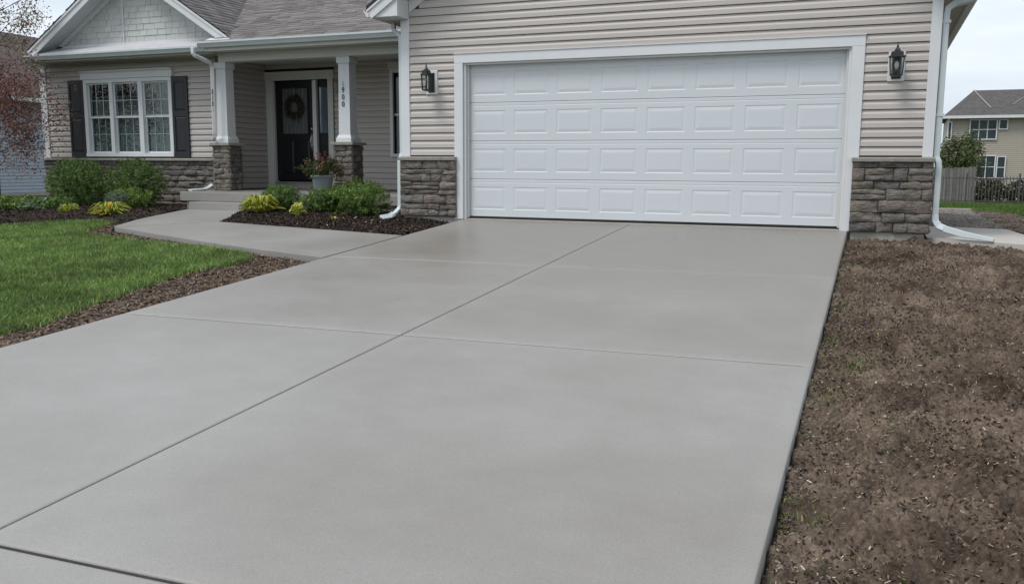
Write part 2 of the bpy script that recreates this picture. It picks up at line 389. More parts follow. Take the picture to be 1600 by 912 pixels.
# heights: the driveway's plane, the walk, the natural ground
def Dz(x, y): return 0.0664 * y + 0.0011 * (x - 2.4)
def Wz(x, y):
    t = np.clip((np.asarray(y, float) + 1) / 1.7, 0, 1)
    return np.where(np.asarray(y) < -1, Dz(x, y), Dz(x, -1.0) * (1 - t) - 0.02 * t)
def Gz(x, y):
    x = np.asarray(x, float); y = np.asarray(y, float)
    k = np.clip((x + 2) / 6, 0, 1)
    front = Dz(np.clip(x, -30, 30), np.maximum(y, -16)) - 0.07
    back = -0.07 + 0.0011 * (np.clip(x, -30, 30) - 2.4) - (0.006 * (1 - k) + 0.02 * k) * np.minimum(y, 60)
    return np.where(y <= 0, front, back)
def inpoly(x, y, poly):
    c = np.zeros(x.shape, bool); n = len(poly); j = n - 1
    for i in range(n):
        xi, yi = poly[i]; xj, yj = poly[j]
        c ^= ((yi > y) != (yj > y)) & (x < (xj - xi) * (y - yi) / (yj - yi + 1e-12) + xi); j = i
    return c
def sample_poly(poly, n):
    p = np.array(poly); lo = p.min(0); hi = p.max(0); X = []; Y = []; got = 0
    while got < n:
        q = nr.random((n * 2, 2)) * (hi - lo) + lo; k = inpoly(q[:, 0], q[:, 1], poly); X.append(q[k, 0]); Y.append(q[k, 1]); got += k.sum()
    return np.concatenate(X)[:n], np.concatenate(Y)[:n]
def poly_sheet(name, poly, zf, m, step=0.1, kind='structure', thick=None, parent=None):
    """a sheet that follows zf inside an outline, cut into small squares"""
    bm = bmesh.new(); vs = [bm.verts.new((x, y, 0)) for x, y in poly]; bm.faces.new(vs)
    p = np.array(poly); lo = p.min(0); hi = p.max(0)
    for ax in (0, 1):
        t = lo[ax] + step
        while t < hi[ax]:
            co = [0, 0, 0]; no = [0, 0, 0]; co[ax] = t; no[ax] = 1
            bmesh.ops.bisect_plane(bm, geom=bm.verts[:] + bm.edges[:] + bm.faces[:], plane_co=co, plane_no=no); t += step
    xs = np.array([v.co.x for v in bm.verts]); ys = np.array([v.co.y for v in bm.verts]); zz = zf(xs, ys)
    for v, z in zip(bm.verts, zz): v.co.z = float(z)
    if thick:
        r = bmesh.ops.extrude_face_region(bm, geom=bm.faces[:])
        for g in r['geom']:
            if isinstance(g, bmesh.types.BMVert): g.co.z -= thick
    bmesh.ops.recalc_face_normals(bm, faces=bm.faces)
    if not thick:
        for f in bm.faces:
            if f.normal.z < 0: f.normal_flip()
    me = bpy.data.meshes.new(name); bm.to_mesh(me); bm.free(); me.materials.append(MATS[m])
    return put(name, me, parent, kind=kind if parent is None else None)

# ------------------------------------------------------------------ ground sheet to the horizon
def axis(lo, hi, s0, far):
    a = list(np.arange(lo, hi, s0)); st = s0
    while a[-1] < far: st *= 1.35; a.append(a[-1] + st)
    st = s0
    while a[0] > -far: st *= 1.35; a.insert(0, a[0] - st)
    return np.array(a)
gx = axis(-14, 14, 0.5, 900); gy = axis(-14, 34, 0.5, 900)
GX, GY = np.meshgrid(gx, gy); GZ = Gz(GX, GY) - 0.12
nx, ny = len(gx), len(gy)
idx = np.arange(nx * ny).reshape(ny, nx)
F = np.stack([idx[:-1, :-1], idx[:-1, 1:], idx[1:, 1:], idx[1:, :-1]], -1).reshape(-1, 4)
ground = soup('ground', np.stack([GX, GY, GZ], -1).reshape(-1, 3), F, 'grass_floor', kind='structure', smooth=True)

# ------------------------------------------------------------------ driveway of eight slabs
T1, T2, T3, TA = -3.115, -5.872, -8.914, 0.029
XL, XC, XR = -0.03, 2.339, 4.943
driveway = put('driveway', poly_sheet('tmp', [(XL + .02, -14.9), (XR - .02, -14.9), (XR - .02, .1), (XL + .02, .1)], lambda x, y: Dz(x, y) - 0.022, 'dark_gap', 1.0).data, kind='structure')
bpy.data.objects.remove(bpy.data.objects['tmp'])
def slab(x0, x1, y0, y1, ga, gb, gl, gr, ra=1.0, rb=1.0):
    """one cast slab: grid top with rounded tooled edges; ga/gb/gl/gr = half gaps near, far, left, right"""
    nxs, nys = 14, 16
    x0 += gl; x1 -= gr
    def Y(x, v): 
        a = y0 + (TA * (x - XC) if y0 > -14 else 0) + ga; b = y1 + (TA * (x - XC) if y1 < -0.5 else 0) - gb
        return a + (b - a) * v
    e = [0, .006, .014, .05, .11]
    def par(n, ln):
        inner = [k / ln for k in e]; mid = list(np.linspace(inner[-1], 1 - inner[-1], n))[1:-1]
        return inner + mid + [1 - k for k in inner[::-1]]
    us = par(nxs, x1 - x0); vs = par(nys, abs(y1 - y0)); V = []; tool = []
    drop = {0: -0.006, 1: -0.0015}
    for v_i, v in enumerate(vs):
        for u_i, u in enumerate(us):
            x = x0 + (x1 - x0) * u; y = Y(x, v)
            k = min(u_i, v_i, len(us) - 1 - u_i, len(vs) - 1 - v_i)
            big_ = ra if v_i == k else (rb if len(vs) - 1 - v_i == k else 1.0)
            V.append((x, y, Dz(x, y) + drop.get(k, 0) * big_ - (.003 * (big_ - 1) if k == 2 else 0))); tool.append(1.0 if k <= 3 else (0.0))
    W_ = len(us); H_ = len(vs); Fs = []
    for b_ in range(H_ - 1):
        for a_ in range(W_ - 1):
            i = b_ * W_ + a_; Fs.append((i, i + 1, i + 1 + W_, i + W_))
    ring = [a for a in range(W_)] + [b_ * W_ + W_ - 1 for b_ in range(1, H_)] + [(H_ - 1) * W_ + a for a in range(W_ - 2, -1, -1)] + [b_ * W_ for b_ in range(H_ - 2, 0, -1)]
    n0 = len(V)
    for i in ring: V.append((V[i][0], V[i][1], V[i][2] - 0.13)); tool.append(0.0)
    for k in range(len(ring)):
        j = (k + 1) % len(ring); Fs.append((ring[k], n0 + k, n0 + j, ring[j]))
    me = bpy.data.meshes.new('slab'); me.from_pydata(V, [], Fs); fix(me)
    at = me.attributes.new('tooled', 'FLOAT', 'POINT'); at.data.foreach_set('value', tool)
    me.polygons.foreach_set('use_smooth', [True] * len(me.polygons)); me.materials.append(MATS['concrete']); me.materials.append(MATS['joint_dirt_shade'])
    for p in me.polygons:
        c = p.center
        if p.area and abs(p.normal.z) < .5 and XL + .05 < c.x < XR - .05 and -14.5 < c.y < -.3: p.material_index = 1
    return put('slab', me, driveway)
rows = [(-14.95, T3, 0, .011), (T3, T2, .011, .0085), (T2, T1, .0085, .0055), (T1, 0.10, .0055, 0)]
for (ya, yb, ga, gb) in rows:
    ra_, rb_ = (2.0 if ya == T3 else 1.0), (2.0 if yb == T3 else 1.0)
    slab(XL, XC, ya, yb, ga, gb, 0, .0042, ra_, rb_); slab(XC, XR, ya, yb, ga, gb, .0042, 0, ra_, rb_)

# ------------------------------------------------------------------ walk to the porch
walk = empty('walkway'); walk['kind'] = 'structure'
wA = [(-0.055, -3.29), (-0.055, -1.60), (-1.10, -1.40), (-2.25, -1.20), (-3.36, -0.985), (-4.40, -1.855), (-3.90, -2.03), (-3.25, -2.28), (-2.80, -2.44), (-1.81, -2.78), (-0.90, -3.06)]
wB = [(-3.375, -0.965), (-4.26, 0.80), (-5.52, 0.80), (-5.36, 0.35), (-4.52, -1.73), (-4.42, -1.838)]
for p in (wA, wB):
    o = poly_sheet('slab', p, lambda x, y: Wz(x, y), 'concrete', 0.25, thick=0.13, parent=walk)
    o.data.validate()

# ------------------------------------------------------------------ HOUSE
house = empty('house', (0, 0, 0))
tag(house, 'single storey beige house with white double garage door and columned porch', 'house')
EXP = 0.1037
pb = [(0.0, 0.0065), (-0.020, 0.0065), (-0.0215, 0.009), (-0.021, 0.016), (-0.0185, 0.060), (-0.013, 0.070), (-0.007, 0.082), (-0.004, EXP), (0.0, EXP)]
board_me = MB().prism([(y, z) for y, z in pb], 'x', 0, 1).mesh('siding_board', 'siding')
def board(parent, x0, x1, y, z, side=False, yr=None):
    if side: return put('siding_board', board_me, parent, (y, x0, z), (0, 0, math.pi / 2), (x1 - x0, 1, 1))
    return put('siding_board', board_me, parent, (x0, y, z), None, (x1 - x0, 1, 1))

def stone_mesh(w, h, d=0.05, seed=0):
    """one cut ledgestone, w x h, its face bulging to -d in y, edges broken"""
    r = np.random.default_rng(seed); nx_, nz_ = max(3, min(6, int(w / 0.08) + 2)), 4
    us = np.linspace(0, 1, nx_ + 1); vs = np.linspace(0, 1, nz_ + 1); V = []
    tilt = r.uniform(-.012, .012); tz = r.uniform(-.010, .010); dd = d * r.uniform(.75, 1.15)
    for b in range(nz_ + 1):
        for a in range(nx_ + 1):
            u, v = us[a], vs[b]
            ex = min(a, nx_ - a); ez = min(b, nz_ - b); k = min(ex, ez)
            if ex == 0: pass
            elif ex == 1: u = (0.012 if a == 1 else w - 0.012) / w
            if ez == 1: v = (0.011 if b == 1 else h - 0.011) / h
            y = -dd * (0.62 if k == 0 else (0.95 if k == 1 else 1.0)) + (r.normal(0, .0095) if k else r.normal(0, .005))
            if k: y += tilt * (u - .5) * 2 + tz * (v - .5) * 2
            jx = r.normal(0, .005) if k == 0 else r.normal(0, .007); jz = r.normal(0, .0042)
            V.append((u * w + (jx if 0 < a < nx_ else 0), y, v * h + (jz if 0 < b < nz_ or k == 0 else 0)))
    Fs = []; W_ = nx_ + 1
    for b in range(nz_):
        for a in range(nx_):
            i = b * W_ + a; Fs.append((i, i + 1, i + 1 + W_, i + W_))
    ring = list(range(W_)) + [b * W_ + nx_ for b in range(1, nz_ + 1)] + [nz_ * W_ + a for a in range(nx_ - 1, -1, -1)] + [b * W_ for b in range(nz_ - 1, 0, -1)]
    n0 = len(V); V += [(V[i][0], 0.0, V[i][2]) for i in ring]
    for k in range(len(ring)):
        j = (k + 1) % len(ring); Fs.append((ring[k], n0 + k, n0 + j, ring[j]))
    me = bpy.data.meshes.new('stone'); me.from_pydata(V, [], Fs); fix(me)
    me.polygons.foreach_set('use_smooth', [True] * len(me.polygons)); me.materials.append(MATS['stone'])
    return me
_ss = [0]
def stones(parent, x0, x1, z0, z1, y, side=None, rowh=(0.066, 0.150), lens=(0.13, 0.50), d=0.05, gap=0.0015):
    z = z0
    hs = []
    while z < z1 - 0.02:
        h = rnd.uniform(*rowh)
        if z1 - z - h < rowh[0] * 0.8: h = z1 - z
        hs.append((z, min(h, z1 - z))); z += h
    for (z, h) in hs:
        x = x0
        while x < x1 - 0.02:
            l = rnd.uniform(*lens)
            if x1 - x - l < lens[0] * 0.7: l = x1 - x
            _ss[0] += 1
            split = h > 0.105 and l > 0.16 and rnd.random() < 0.22
            parts = [(0, h)] if not split else [(0, h * rnd.uniform(.42, .58))]
            if split: parts.append((parts[0][1], h - parts[0][1]))
            for (dz, hh) in parts:
                _ss[0] += 1
                me = stone_mesh(l - gap, hh - gap, d, _ss[0])
                if side == 'x+': put('stone', me, parent, (y, x + gap / 2, z + dz), (0, 0, math.pi / 2))
                elif side == 'x-': put('stone', me, parent, (y, x + l - gap / 2, z + dz), (0, 0, -math.pi / 2))
                else: put('stone', me, parent, (x + gap / 2, y, z + dz))
            x += l

# ---- garage wall
gw = MB()
gw.box(-.93, -.02, .03, .20, .03, 2.70); gw.box(4.90, 5.765, .03, .20, .0, 2.70); gw.box(-.02, 4.90, .03, .20, 2.14, 2.70)
gw.box(-.93, -.80, .20, 7.0, -.05, 2.70); gw.box(5.64, 5.765, .20, 7.0, -.05, 2.70)
gw.prism([(-.93, 2.70), (5.765, 2.70), (2.42, 4.90)], 'y', .03, .20)
garage = bld('garage_wall', gw, 'siding_back', house)
box('foundation', 'foundation', garage, -.90, -.06, .0, .20, -.35, .03)
box('foundation', 'foundation', garage, 4.975, 5.75, .0, .20, -.35, .0)
RS = 0.66
k = 0; z = 0.862
while z < 4.8:
    xl = max(-.82, -.82 + (z + EXP - 2.83) / RS); xr = min(5.68, 5.68 - (z + EXP - 2.83) / RS)
    if xr - xl > .2:
        if z + EXP * .4 < 2.215:
            board(garage, -.82, -.125, .03, z); board(garage, 5.015, 5.68, .03, z)
        else: board(garage, xl, xr, .03, z)
    z += EXP
# right side wall boards
for k in range(18): board(garage, .11, 6.9, 5.765, 0.862 + k * EXP, side=True)
for (a, b) in ((-.945, -.815), (5.675, 5.785)):
    box('corner_trim', 'trim', garage, a, b, 0, .029, .851, 2.70 if a < 0 else 2.67, .003)
box('corner_trim', 'trim', garage, 5.766, 5.786, .0295, .115, .851, 2.665, .003)
# cap ledges, stones
stones(garage, -.955, -.092, .035, .797, .0, d=.052)
stones(garage, 4.955, 5.80, .0, .797, .0, d=.052)
stones(garage, .0, .55, .0, .797, 5.765, side='x+', d=.04)
for (a, b) in ((-.968, -.088), (4.945, 5.81)):
    bld('stone_ledge', MB().prism([(.03, .799), (-.082, .799), (-.086, .838), (-.075, .846), (.03, .852)], 'x', a, b), 'stone_cap', garage, .003)
# door trim
dtm = MB()
dtm.box(-.128, 0, -.004, .028, .0, 2.2095); dtm.box(4.88, 5.018, -.004, .028, .0, 2.2095)
bld('door_casing', MB().box(-.128, 0, -.004, .028, .005, 2.088), 'trim', garage, .003)
bld('door_casing', MB().box(4.88, 5.018, -.004, .028, .0, 2.088), 'trim', garage, .003)
bld('door_casing', MB().box(-.128, 5.018, -.0045, .028, 2.0885, 2.2095), 'trim', garage, .003)
bld('drip_cap', MB().box(-.135, 5.025, -.016, .02, 2.210, 2.220), 'trim', garage)
for (a, b) in ((-.0, .03), (4.85, 4.88)):
    bld('door_jamb', MB().box(a + (.0005 if a < 1 else 0), b - (.0005 if a > 1 else 0), .0285, .112, .0, 2.088), 'trim', garage, .002)
bld('door_jamb', MB().box(.031, 4.849, .0285, .112, 2.066, 2.088), 'trim', garage, .002)
for (a, b) in ((.031, .055), (4.825, 4.849)):
    bld('door_stop', MB().box(a, b, .07, .111, .03, 2.065), 'porch_white', garage, .002)
# ---- garage door
gdoor = bld('garage_door', MB().box(.02, 4.86, .150, .165, .03, 2.14), 'door_white', house)
dx0, dx1, dz0, SH = .035, 4.845, .042, .510
pit = (dx1 - dx0) / 8; pw, ph = pit * .80, .305
def section_mesh():
    m = MB(); xs = [0]; 
    for i in range(8):
        c = pit * (i + .5); xs += [c - pw / 2, c + pw / 2]
    xs.append(pit * 8); z0, z1 = (SH - ph) / 2 - .004, (SH + ph) / 2 - .004
    for i in range(len(xs) - 1):
        hole = i % 2 == 1
        for (a, b, is_mid) in ((.004, z0, 0), (z0, z1, 1), (z1, SH - .052, 0)):
            if hole and is_mid: continue
            m.quadpts([(xs[i], 0, a), (xs[i + 1], 0, a), (xs[i + 1], 0, b), (xs[i], 0, b)])
    W = pit * 8
    # top rail with the two pressed lines, and the rounded tongue between sections
    prof = [(0, SH - .052), (.0022, SH - .048), (.0022, SH - .044), (0, SH - .040), (0, SH - .008), (.005, SH - .002), (.010, SH - .002)]
    for (p, q) in zip(prof[:-1], prof[1:]): m.quadpts([(0, p[0], p[1]), (W, p[0], p[1]), (W, q[0], q[1]), (0, q[0], q[1])])
    m.quadpts([(0, .022, -.001), (W, .022, -.001), (W, 0, .004), (0, 0, .004)])
    for x in (0, W): m.quadpts([(x, 0, .004), (x, .022, .004), (x, .022, SH - .004), (x, 0, SH - .004)])
    me = bpy.data.meshes.new('door_section'); me.from_pydata(m.v, [], m.f)
    bm = bmesh.new(); bm.from_mesh(me); bmesh.ops.remove_doubles(bm, verts=bm.verts, dist=1e-5); bmesh.ops.recalc_face_normals(bm, faces=bm.faces)
    bm.to_mesh(me); bm.free()
    # make sure the face looks out (-y)
    big = max(me.polygons, key=lambda p: p.area)
    if big.normal.y > 0: me.flip_normals()
    me.materials.append(MATS['door_white']); return me
sec_me = section_mesh()
def panel_mesh():
    m = MB(); rings = [(0, 0), (.006, .0034), (.014, .0040), (.046, -.0006), (.056, -.0010)]
    for (i0, y0), (i1, y1) in zip(rings[:-1], rings[1:]):
        A = [(i0, i0), (pw - i0, i0), (pw - i0, ph - i0), (i0, ph - i0)]; B = [(i1, i1), (pw - i1, i1), (pw - i1, ph - i1), (i1, ph - i1)]
        for k in range(4):
            j = (k + 1) % 4; m.quadpts([(A[k][0], y0, A[k][1]), (A[j][0], y0, A[j][1]), (B[j][0], y1, B[j][1]), (B[k][0], y1, B[k][1])])
    i, y = rings[-1]; m.quadpts([(i, y, i), (pw - i, y, i), (pw - i, y, ph - i), (i, y, ph - i)])
    me = bpy.data.meshes.new('raised_panel'); me.from_pydata(m.v, [], m.f); me.materials.append(MATS['door_white'])
    bm = bmesh.new(); bm.from_mesh(me); bmesh.ops.remove_doubles(bm, verts=bm.verts, dist=1e-5); bmesh.ops.recalc_face_normals(bm, faces=bm.faces); bm.to_mesh(me); bm.free()
    big = max(me.polygons, key=lambda p: p.area)
    if big.normal.y > 0: me.flip_normals()
    return me
pan_me = panel_mesh()
for s_ in range(4):
    put('door_section', sec_me, gdoor, (dx0, .122, dz0 + s_ * SH))
    for i in range(8):
        put('raised_panel', pan_me, gdoor, (dx0 + pit * (i + .5) - pw / 2, .122, dz0 + s_ * SH + (SH - ph) / 2 - .004))
box('bottom_seal', 'dark_gap', gdoor, dx0, dx1, .118, .146, .012, .046)
box('threshold', 'foundation', garage, -.0, 4.88, .03, .40, -.15, .013, .004)
# ---- garage roof, eaves, cornice return
AX, AZ = 2.42, 2.80 + RS * 3.70
groof = MB()
for s_ in (-1, 1):
    e0 = AX + s_ * 3.70
    groof.prism([(e0, 2.80), (AX, AZ), (AX, AZ + .05), (e0 - 0, 2.85)], 'y', -.335, 7.3)
garroof = bld('garage_roof', groof, 'roof_edge', house)
rk = MB()
rk.prism([(-1.21, 2.62 + .06), (AX, AZ - .20), (AX, AZ - .005), (-1.26, 2.79)], 'y', -.325, -.30)
bld('rake_board', rk, 'trim', garroof, .002)
bld('rake_board', MB().prism([(6.05, 2.68), (6.10, 2.79), (AX + .001, AZ - .005), (AX + .001, AZ - .20)], 'y', -.325, -.30), 'trim', garroof, .002)
bld('rake_moulding', MB().prism([(-1.275, 2.765), (AX, AZ - .055), (AX, AZ - .004), (-1.275, 2.795)], 'y', -.341, -.326), 'trim', garroof)
bld('cornice_return', MB().prism([(-1.195, 2.702), (-.822, 2.702), (-.822, 2.95), (-1.195, 2.77)], 'y', -.299, .028), 'trim', garroof, .002)
bld('cornice_return', MB().prism([(5.665, 2.702), (6.05, 2.702), (6.05, 2.77), (5.665, 2.95)], 'y', -.299, .028), 'trim', garroof, .002)
bld('rake_soffit', MB().prism([(-.821, 2.965), (AX, AZ - .13), (AX, AZ - .11), (-.821, 2.985)], 'y', -.299, .03), 'porch_white', garroof)
bld('rake_soffit', MB().prism([(5.664, 2.965), (5.664, 2.985), (AX, AZ - .11), (AX, AZ - .13)], 'y', -.299, .03), 'porch_white', garroof)
bld('frieze_board', MB().prism([(-.813, 2.785), (AX, AZ - .30), (AX, AZ - .14), (-.813, 2.955)], 'y', .005, .0285), 'trim', garroof)
bld('frieze_board', MB().prism([(5.66, 2.785), (5.66, 2.955), (AX, AZ - .14), (AX, AZ - .30)], 'y', .005, .0285), 'trim', garroof)
box('eave_soffit', 'soffit_tan', garroof, 5.79, 6.09, .03, 7.2, 2.685, 2.70)
box('eave_soffit', 'soffit_tan', garroof, -1.19, -.95, .03, 7.2, 2.685, 2.70)
gprof = [(0, 0), (.075, 0), (.09, .03), (.105, .055), (.118, .065), (.118, .095), (.108, .095), (.106, .075), (.09, .065), (.012, .02), (.012, .095), (0, .095)]
bld('fascia', MB().box(6.09, 6.11, -.299, 7.2, 2.665, 2.79), 'soffit_tan', garroof)
bld('gutter', MB().prism([(6.111 + x, 2.69 + z_) for x, z_ in gprof], 'y', -.29, 7.2), 'gutter_white', garroof)
bld('fascia', MB().box(-1.215, -1.197, -.299, 7.2, 2.69, 2.78), 'trim', garroof)
bld('gutter', MB().prism([(-1.216 - x, 2.71 + z_) for x, z_ in gprof][::-1], 'y', -.31, 7.2), 'trim', garroof)
# downspouts of the garage
def pipe(name, parent, pts, w=.036, d=.026, m='gutter_white'):
    return bld(name, MB().tube(pts, w, d, 4), m, parent, .006, smooth=False)
ds = pipe('downspout', house, [(-1.14, .16, 2.73), (-1.14, .155, 2.62), (-1.12, .13, 2.585), (-1.02, .08, 2.53), (-.975, .055, 2.49), (-.968, .05, 2.42), (-.968, .05, .90), (-.978, .03, .84), (-.990, .015, .78), (-.993, .015, .17), (-1.0, .0, .12), (-1.03, -.07, .06), (-1.05, -.14, .03)], .029, .024)
pipe('splash_elbow', ds, [(-1.035, -.09, .055), (-1.06, -.17, .022), (-1.12, -.30, .008)], .042, .016, 'gutter_white')
ds = pipe('downspout', house, [(6.14, .30, 2.70), (6.13, .28, 2.62), (6.09, .24, 2.575), (5.90, .11, 2.51), (5.832, .075, 2.455), (5.822, .07, 2.38), (5.822, .07, .86), (5.845, .055, .80), (5.852, .052, .74), (5.852, .052, .20)], .033, .028)
bld('lower_elbow', MB().tube([(5.852, .052, .21), (5.860, .046, .14), (5.90, .03, .085), (5.96, -.01, .06)], .036, .030, 4), 'gutter_white', ds, .006)
bld('extension', MB().tube([(5.94, .003, .065), (6.14, -.13, .012), (6.42, -.315, -.028)], .036, .027, 4, taper=[1, 1, .6]), 'gutter_white', ds, .006)
for z_ in (2.3, 1.3): box('strap', 'gutter_white', ds, 5.789, 5.872, .035, .105, z_, z_ + .03)

# ---- left wing
LY = 2.12
lw = MB()
WX0, WX1, WZ0, WZ1 = -9.10, -7.00, .905, 2.30
lw.box(-10.28, WX0, LY, LY + .2, -.35, 2.69); lw.box(WX1, -5.97, LY, LY + .2, -.35, 2.69)
lw.box(WX0, WX1, LY, LY + .2, -.35, WZ0); lw.box(WX0, WX1, LY, LY + .2, WZ1, 2.69)
lw.box(-10.28, -10.1, LY + .2, 9, -.35, 2.69); lw.box(-6.17, -5.97, LY + .2, 3.75, -.35, 2.69)
lwing = bld('left_wing_wall', lw, 'siding_back', house)
z = .852
while z < 2.66:
    for (a, b) in ((-10.17, -9.15), (-6.97, -5.972)):
        if WZ0 - .08 < z + EXP * .5 < 2.345: board(lwing, a, b, LY, z)
    if z + EXP * .5 >= 2.345: board(lwing, -10.17, -5.972, LY, z)
    z += EXP
z = .27
while z < 2.60: board(lwing, LY + .02, 3.53, -5.97, z, side=True); z += EXP
box('corner_trim', 'trim', lwing, -10.30, -10.17, LY - .035, LY - .001, .845, 2.69, .003)
box('corner_trim', 'siding', lwing, -5.972, -5.945, LY - .03, LY + .02, .28, 2.66, .003)
box('foundation', 'foundation', lwing, -10.25, -6.0, LY - .03, LY - .001, -.30, -.10)
stones(lwing, -10.31, -5.95, -.10, .789, LY - .03, d=.05, lens=(.17, .48), rowh=(.075, .14))
stones(lwing, LY - .02, LY + .5, -.10, .789, -10.28, side='x-', d=.04)
bld('stone_ledge', MB().prism([(LY, .791), (1.985, .791), (1.982, .826), (1.992, .834), (LY, .842)], 'x', -10.33, -5.93), 'stone_cap', lwing, .003)

# triple window
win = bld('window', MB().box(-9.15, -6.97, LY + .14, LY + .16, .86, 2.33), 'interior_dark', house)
win.location = (0, .25, 0)
room = MB(); room.box(-9.2, -6.9, LY + .42, LY + .43, .8, 2.4)
wf = 2.066
def wbar(name, x0, x1, z0, z1, y0, y1, m='trim'): return bld(name, MB().box(x0, x1, y0 - .25, y1 - .25, z0, z1), m, win, .003)
edges = [(-9.16, -9.075), (-8.505, -8.415), (-7.78, -7.675), (-7.045, -6.965)]
for (a, b) in edges: wbar('frame', a, b, .935, 2.265, wf, LY + .08)
wbar('frame', -9.16, -6.965, .868, .9345, wf - .012, LY + .08); wbar('frame', -9.16, -6.965, 2.2655, 2.335, wf, LY + .08)
bld('head_casing', MB().prism([(LY - .002 - .25, 2.337), (wf - .02 - .25, 2.337), (wf - .02 - .25, 2.445), (wf - .05 - .25, 2.475), (wf - .055 - .25, 2.497), (LY - .002 - .25, 2.497)], 'x', -9.20, -6.925), 'trim', win, .002)
lites = [(-9.075, -8.505), (-8.415, -7.78), (-7.675, -7.045)]
for (a, b) in lites:
    for (z0, z1, yy) in ((1.60, 2.265, LY - .012), (.935, 1.655, LY + .016)):
        sw = .026
        for (p, q, r_, s_) in ((a, a + sw, z0, z1), (b - sw, b, z0, z1), (a + sw, b - sw, z0, z0 + sw + .006), (a + sw, b - sw, z1 - sw, z1)):
            bld('sash_rail', MB().box(p + .0005, q - .0005, yy - .25, yy + .026 - .25, r_ + .0005, s_ - .0005), 'trim', win, .002)
        ax0, ax1, az0, az1 = a + sw, b - sw, z0 + sw, z1 - sw
        bld('pane', MB().box(ax0, ax1, yy + .010 - .25, yy + .014 - .25, az0, az1), 'window_glass', win)
        mw = .0036; mm = 'trim' if z0 > 1 else 'muntin_grey'
        for q in (1, 2):
            xx = ax0 + (ax1 - ax0) * q / 3; bld('muntin', MB().box(xx - mw, xx + mw, yy + .0035 - .25, yy + .0095 - .25, az0, az1), mm, win)
        zz = (az0 + az1) / 2; bld('muntin', MB().box(ax0, ax1, yy + .003 - .25, yy + .009 - .25, zz - mw, zz + mw), mm, win)
    bl = MB(); z = .95
    while z < (2.26 if a > -8.0 else 1.96):
        bl.quadpts([(a + .02, LY + .074 - .25, z - .027), (b - .02, LY + .074 - .25, z - .027), (b - .02, LY + .086 - .25, z + .028), (a + .02, LY + .086 - .25, z + .028)]); z += .052
    bl.box(a + .02, b - .02, LY + .07 - .25, LY + .09 - .25, z, z + .03)
    bld('blind', bl, 'blind', win, kind='stuff')
# shutters
def shutter(x0, x1):
    s_ = MB(); z0, z1 = .852, 2.335; f = .05; y0, y1 = LY - .055, LY - .022
    o = bld('shutter', MB().box(x0, x1, y0 + .012, y1, z0, z1), 'shutter_black', house)
    mid = 1.655
    for (a, b, c, d) in ((x0, x0 + f, z0, z1), (x1 - f, x1, z0, z1), (x0 + f, x1 - f, z0, z0 + .10), (x0 + f, x1 - f, z1 - .09, z1), (x0 + f, x1 - f, mid - .05, mid + .05)):
        bld('rail', MB().box(a + .0003, b - .0003, y0, y0 + .0115, c + .0003, d - .0003), 'shutter_black', o, .002)
    for (c, d) in ((z0 + .10, mid - .05), (mid + .05, z1 - .09)):
        bld('raised_panel', MB().prism([(0, 0), (0, 0)], 'x', 0, 0) if False else frustum(x0 + f + .012, x1 - f - .012, c + .012, d - .012, y0 + .0118, .011, .03), 'shutter_black', o)
    return o
def frustum(x0, x1, z0, z1, yb, h, i):
    m = MB(); y1 = yb - h
    A = [(x0, yb, z0), (x1, yb, z0), (x1, yb, z1), (x0, yb, z1)]; B = [(x0 + i, y1, z0 + i), (x1 - i, y1, z0 + i), (x1 - i, y1, z1 - i), (x0 + i, y1, z1 - i)]
    m.v = A + B; m.f = [(4, 5, 6, 7), (0, 1, 5, 4), (1, 2, 6, 5), (2, 3, 7, 6), (3, 0, 4, 7), (3, 2, 1, 0)]
    return m
shutter(-9.565, -9.170); shutter(-6.955, -6.595)

# ---- eaves of the left wing and the porch
LG = 1.60
roof = bld('main_roof', MB().prism([(1.40, 2.775), (7.5, 2.775 + .42 * 6.1), (7.5, 2.80 + .42 * 6.1), (1.40, 2.800)], 'x', -5.62, -.80).prism([(2.25, 3.10), (7.5, 2.775 + .42 * 6.1), (7.5, 2.80 + .42 * 6.1), (2.25, 3.13)], 'x', -8.0, -5.621), 'roof_edge', house)
box('soffit', 'soffit_tan', roof, -10.30, -5.60, LG + .02, LY - .001, 2.655, 2.668)
box('fascia', 'soffit_tan', roof, -9.98, -5.60, LG, LG + .019, 2.635, 2.76)
bld('gutter', MB().prism([(LG - .001 - x, 2.668 + z_) for x, z_ in gprof][::-1], 'x', -10.0, -5.62), 'gutter_white', roof)
box('soffit', 'porch_white', roof, -5.599, -.97, 1.465, 1.90, 2.668, 2.68)
box('fascia', 'porch_white', roof, -5.60, -1.0, 1.445, 1.464, 2.648, 2.79)
bld('gutter', MB().prism([(1.444 - x, 2.705 + z_) for x, z_ in gprof][::-1], 'x', -5.66, -1.02), 'gutter_white', roof)
box('gutter_end', 'gutter_white', roof, -5.672, -5.660, 1.33, 1.445, 2.70, 2.80)
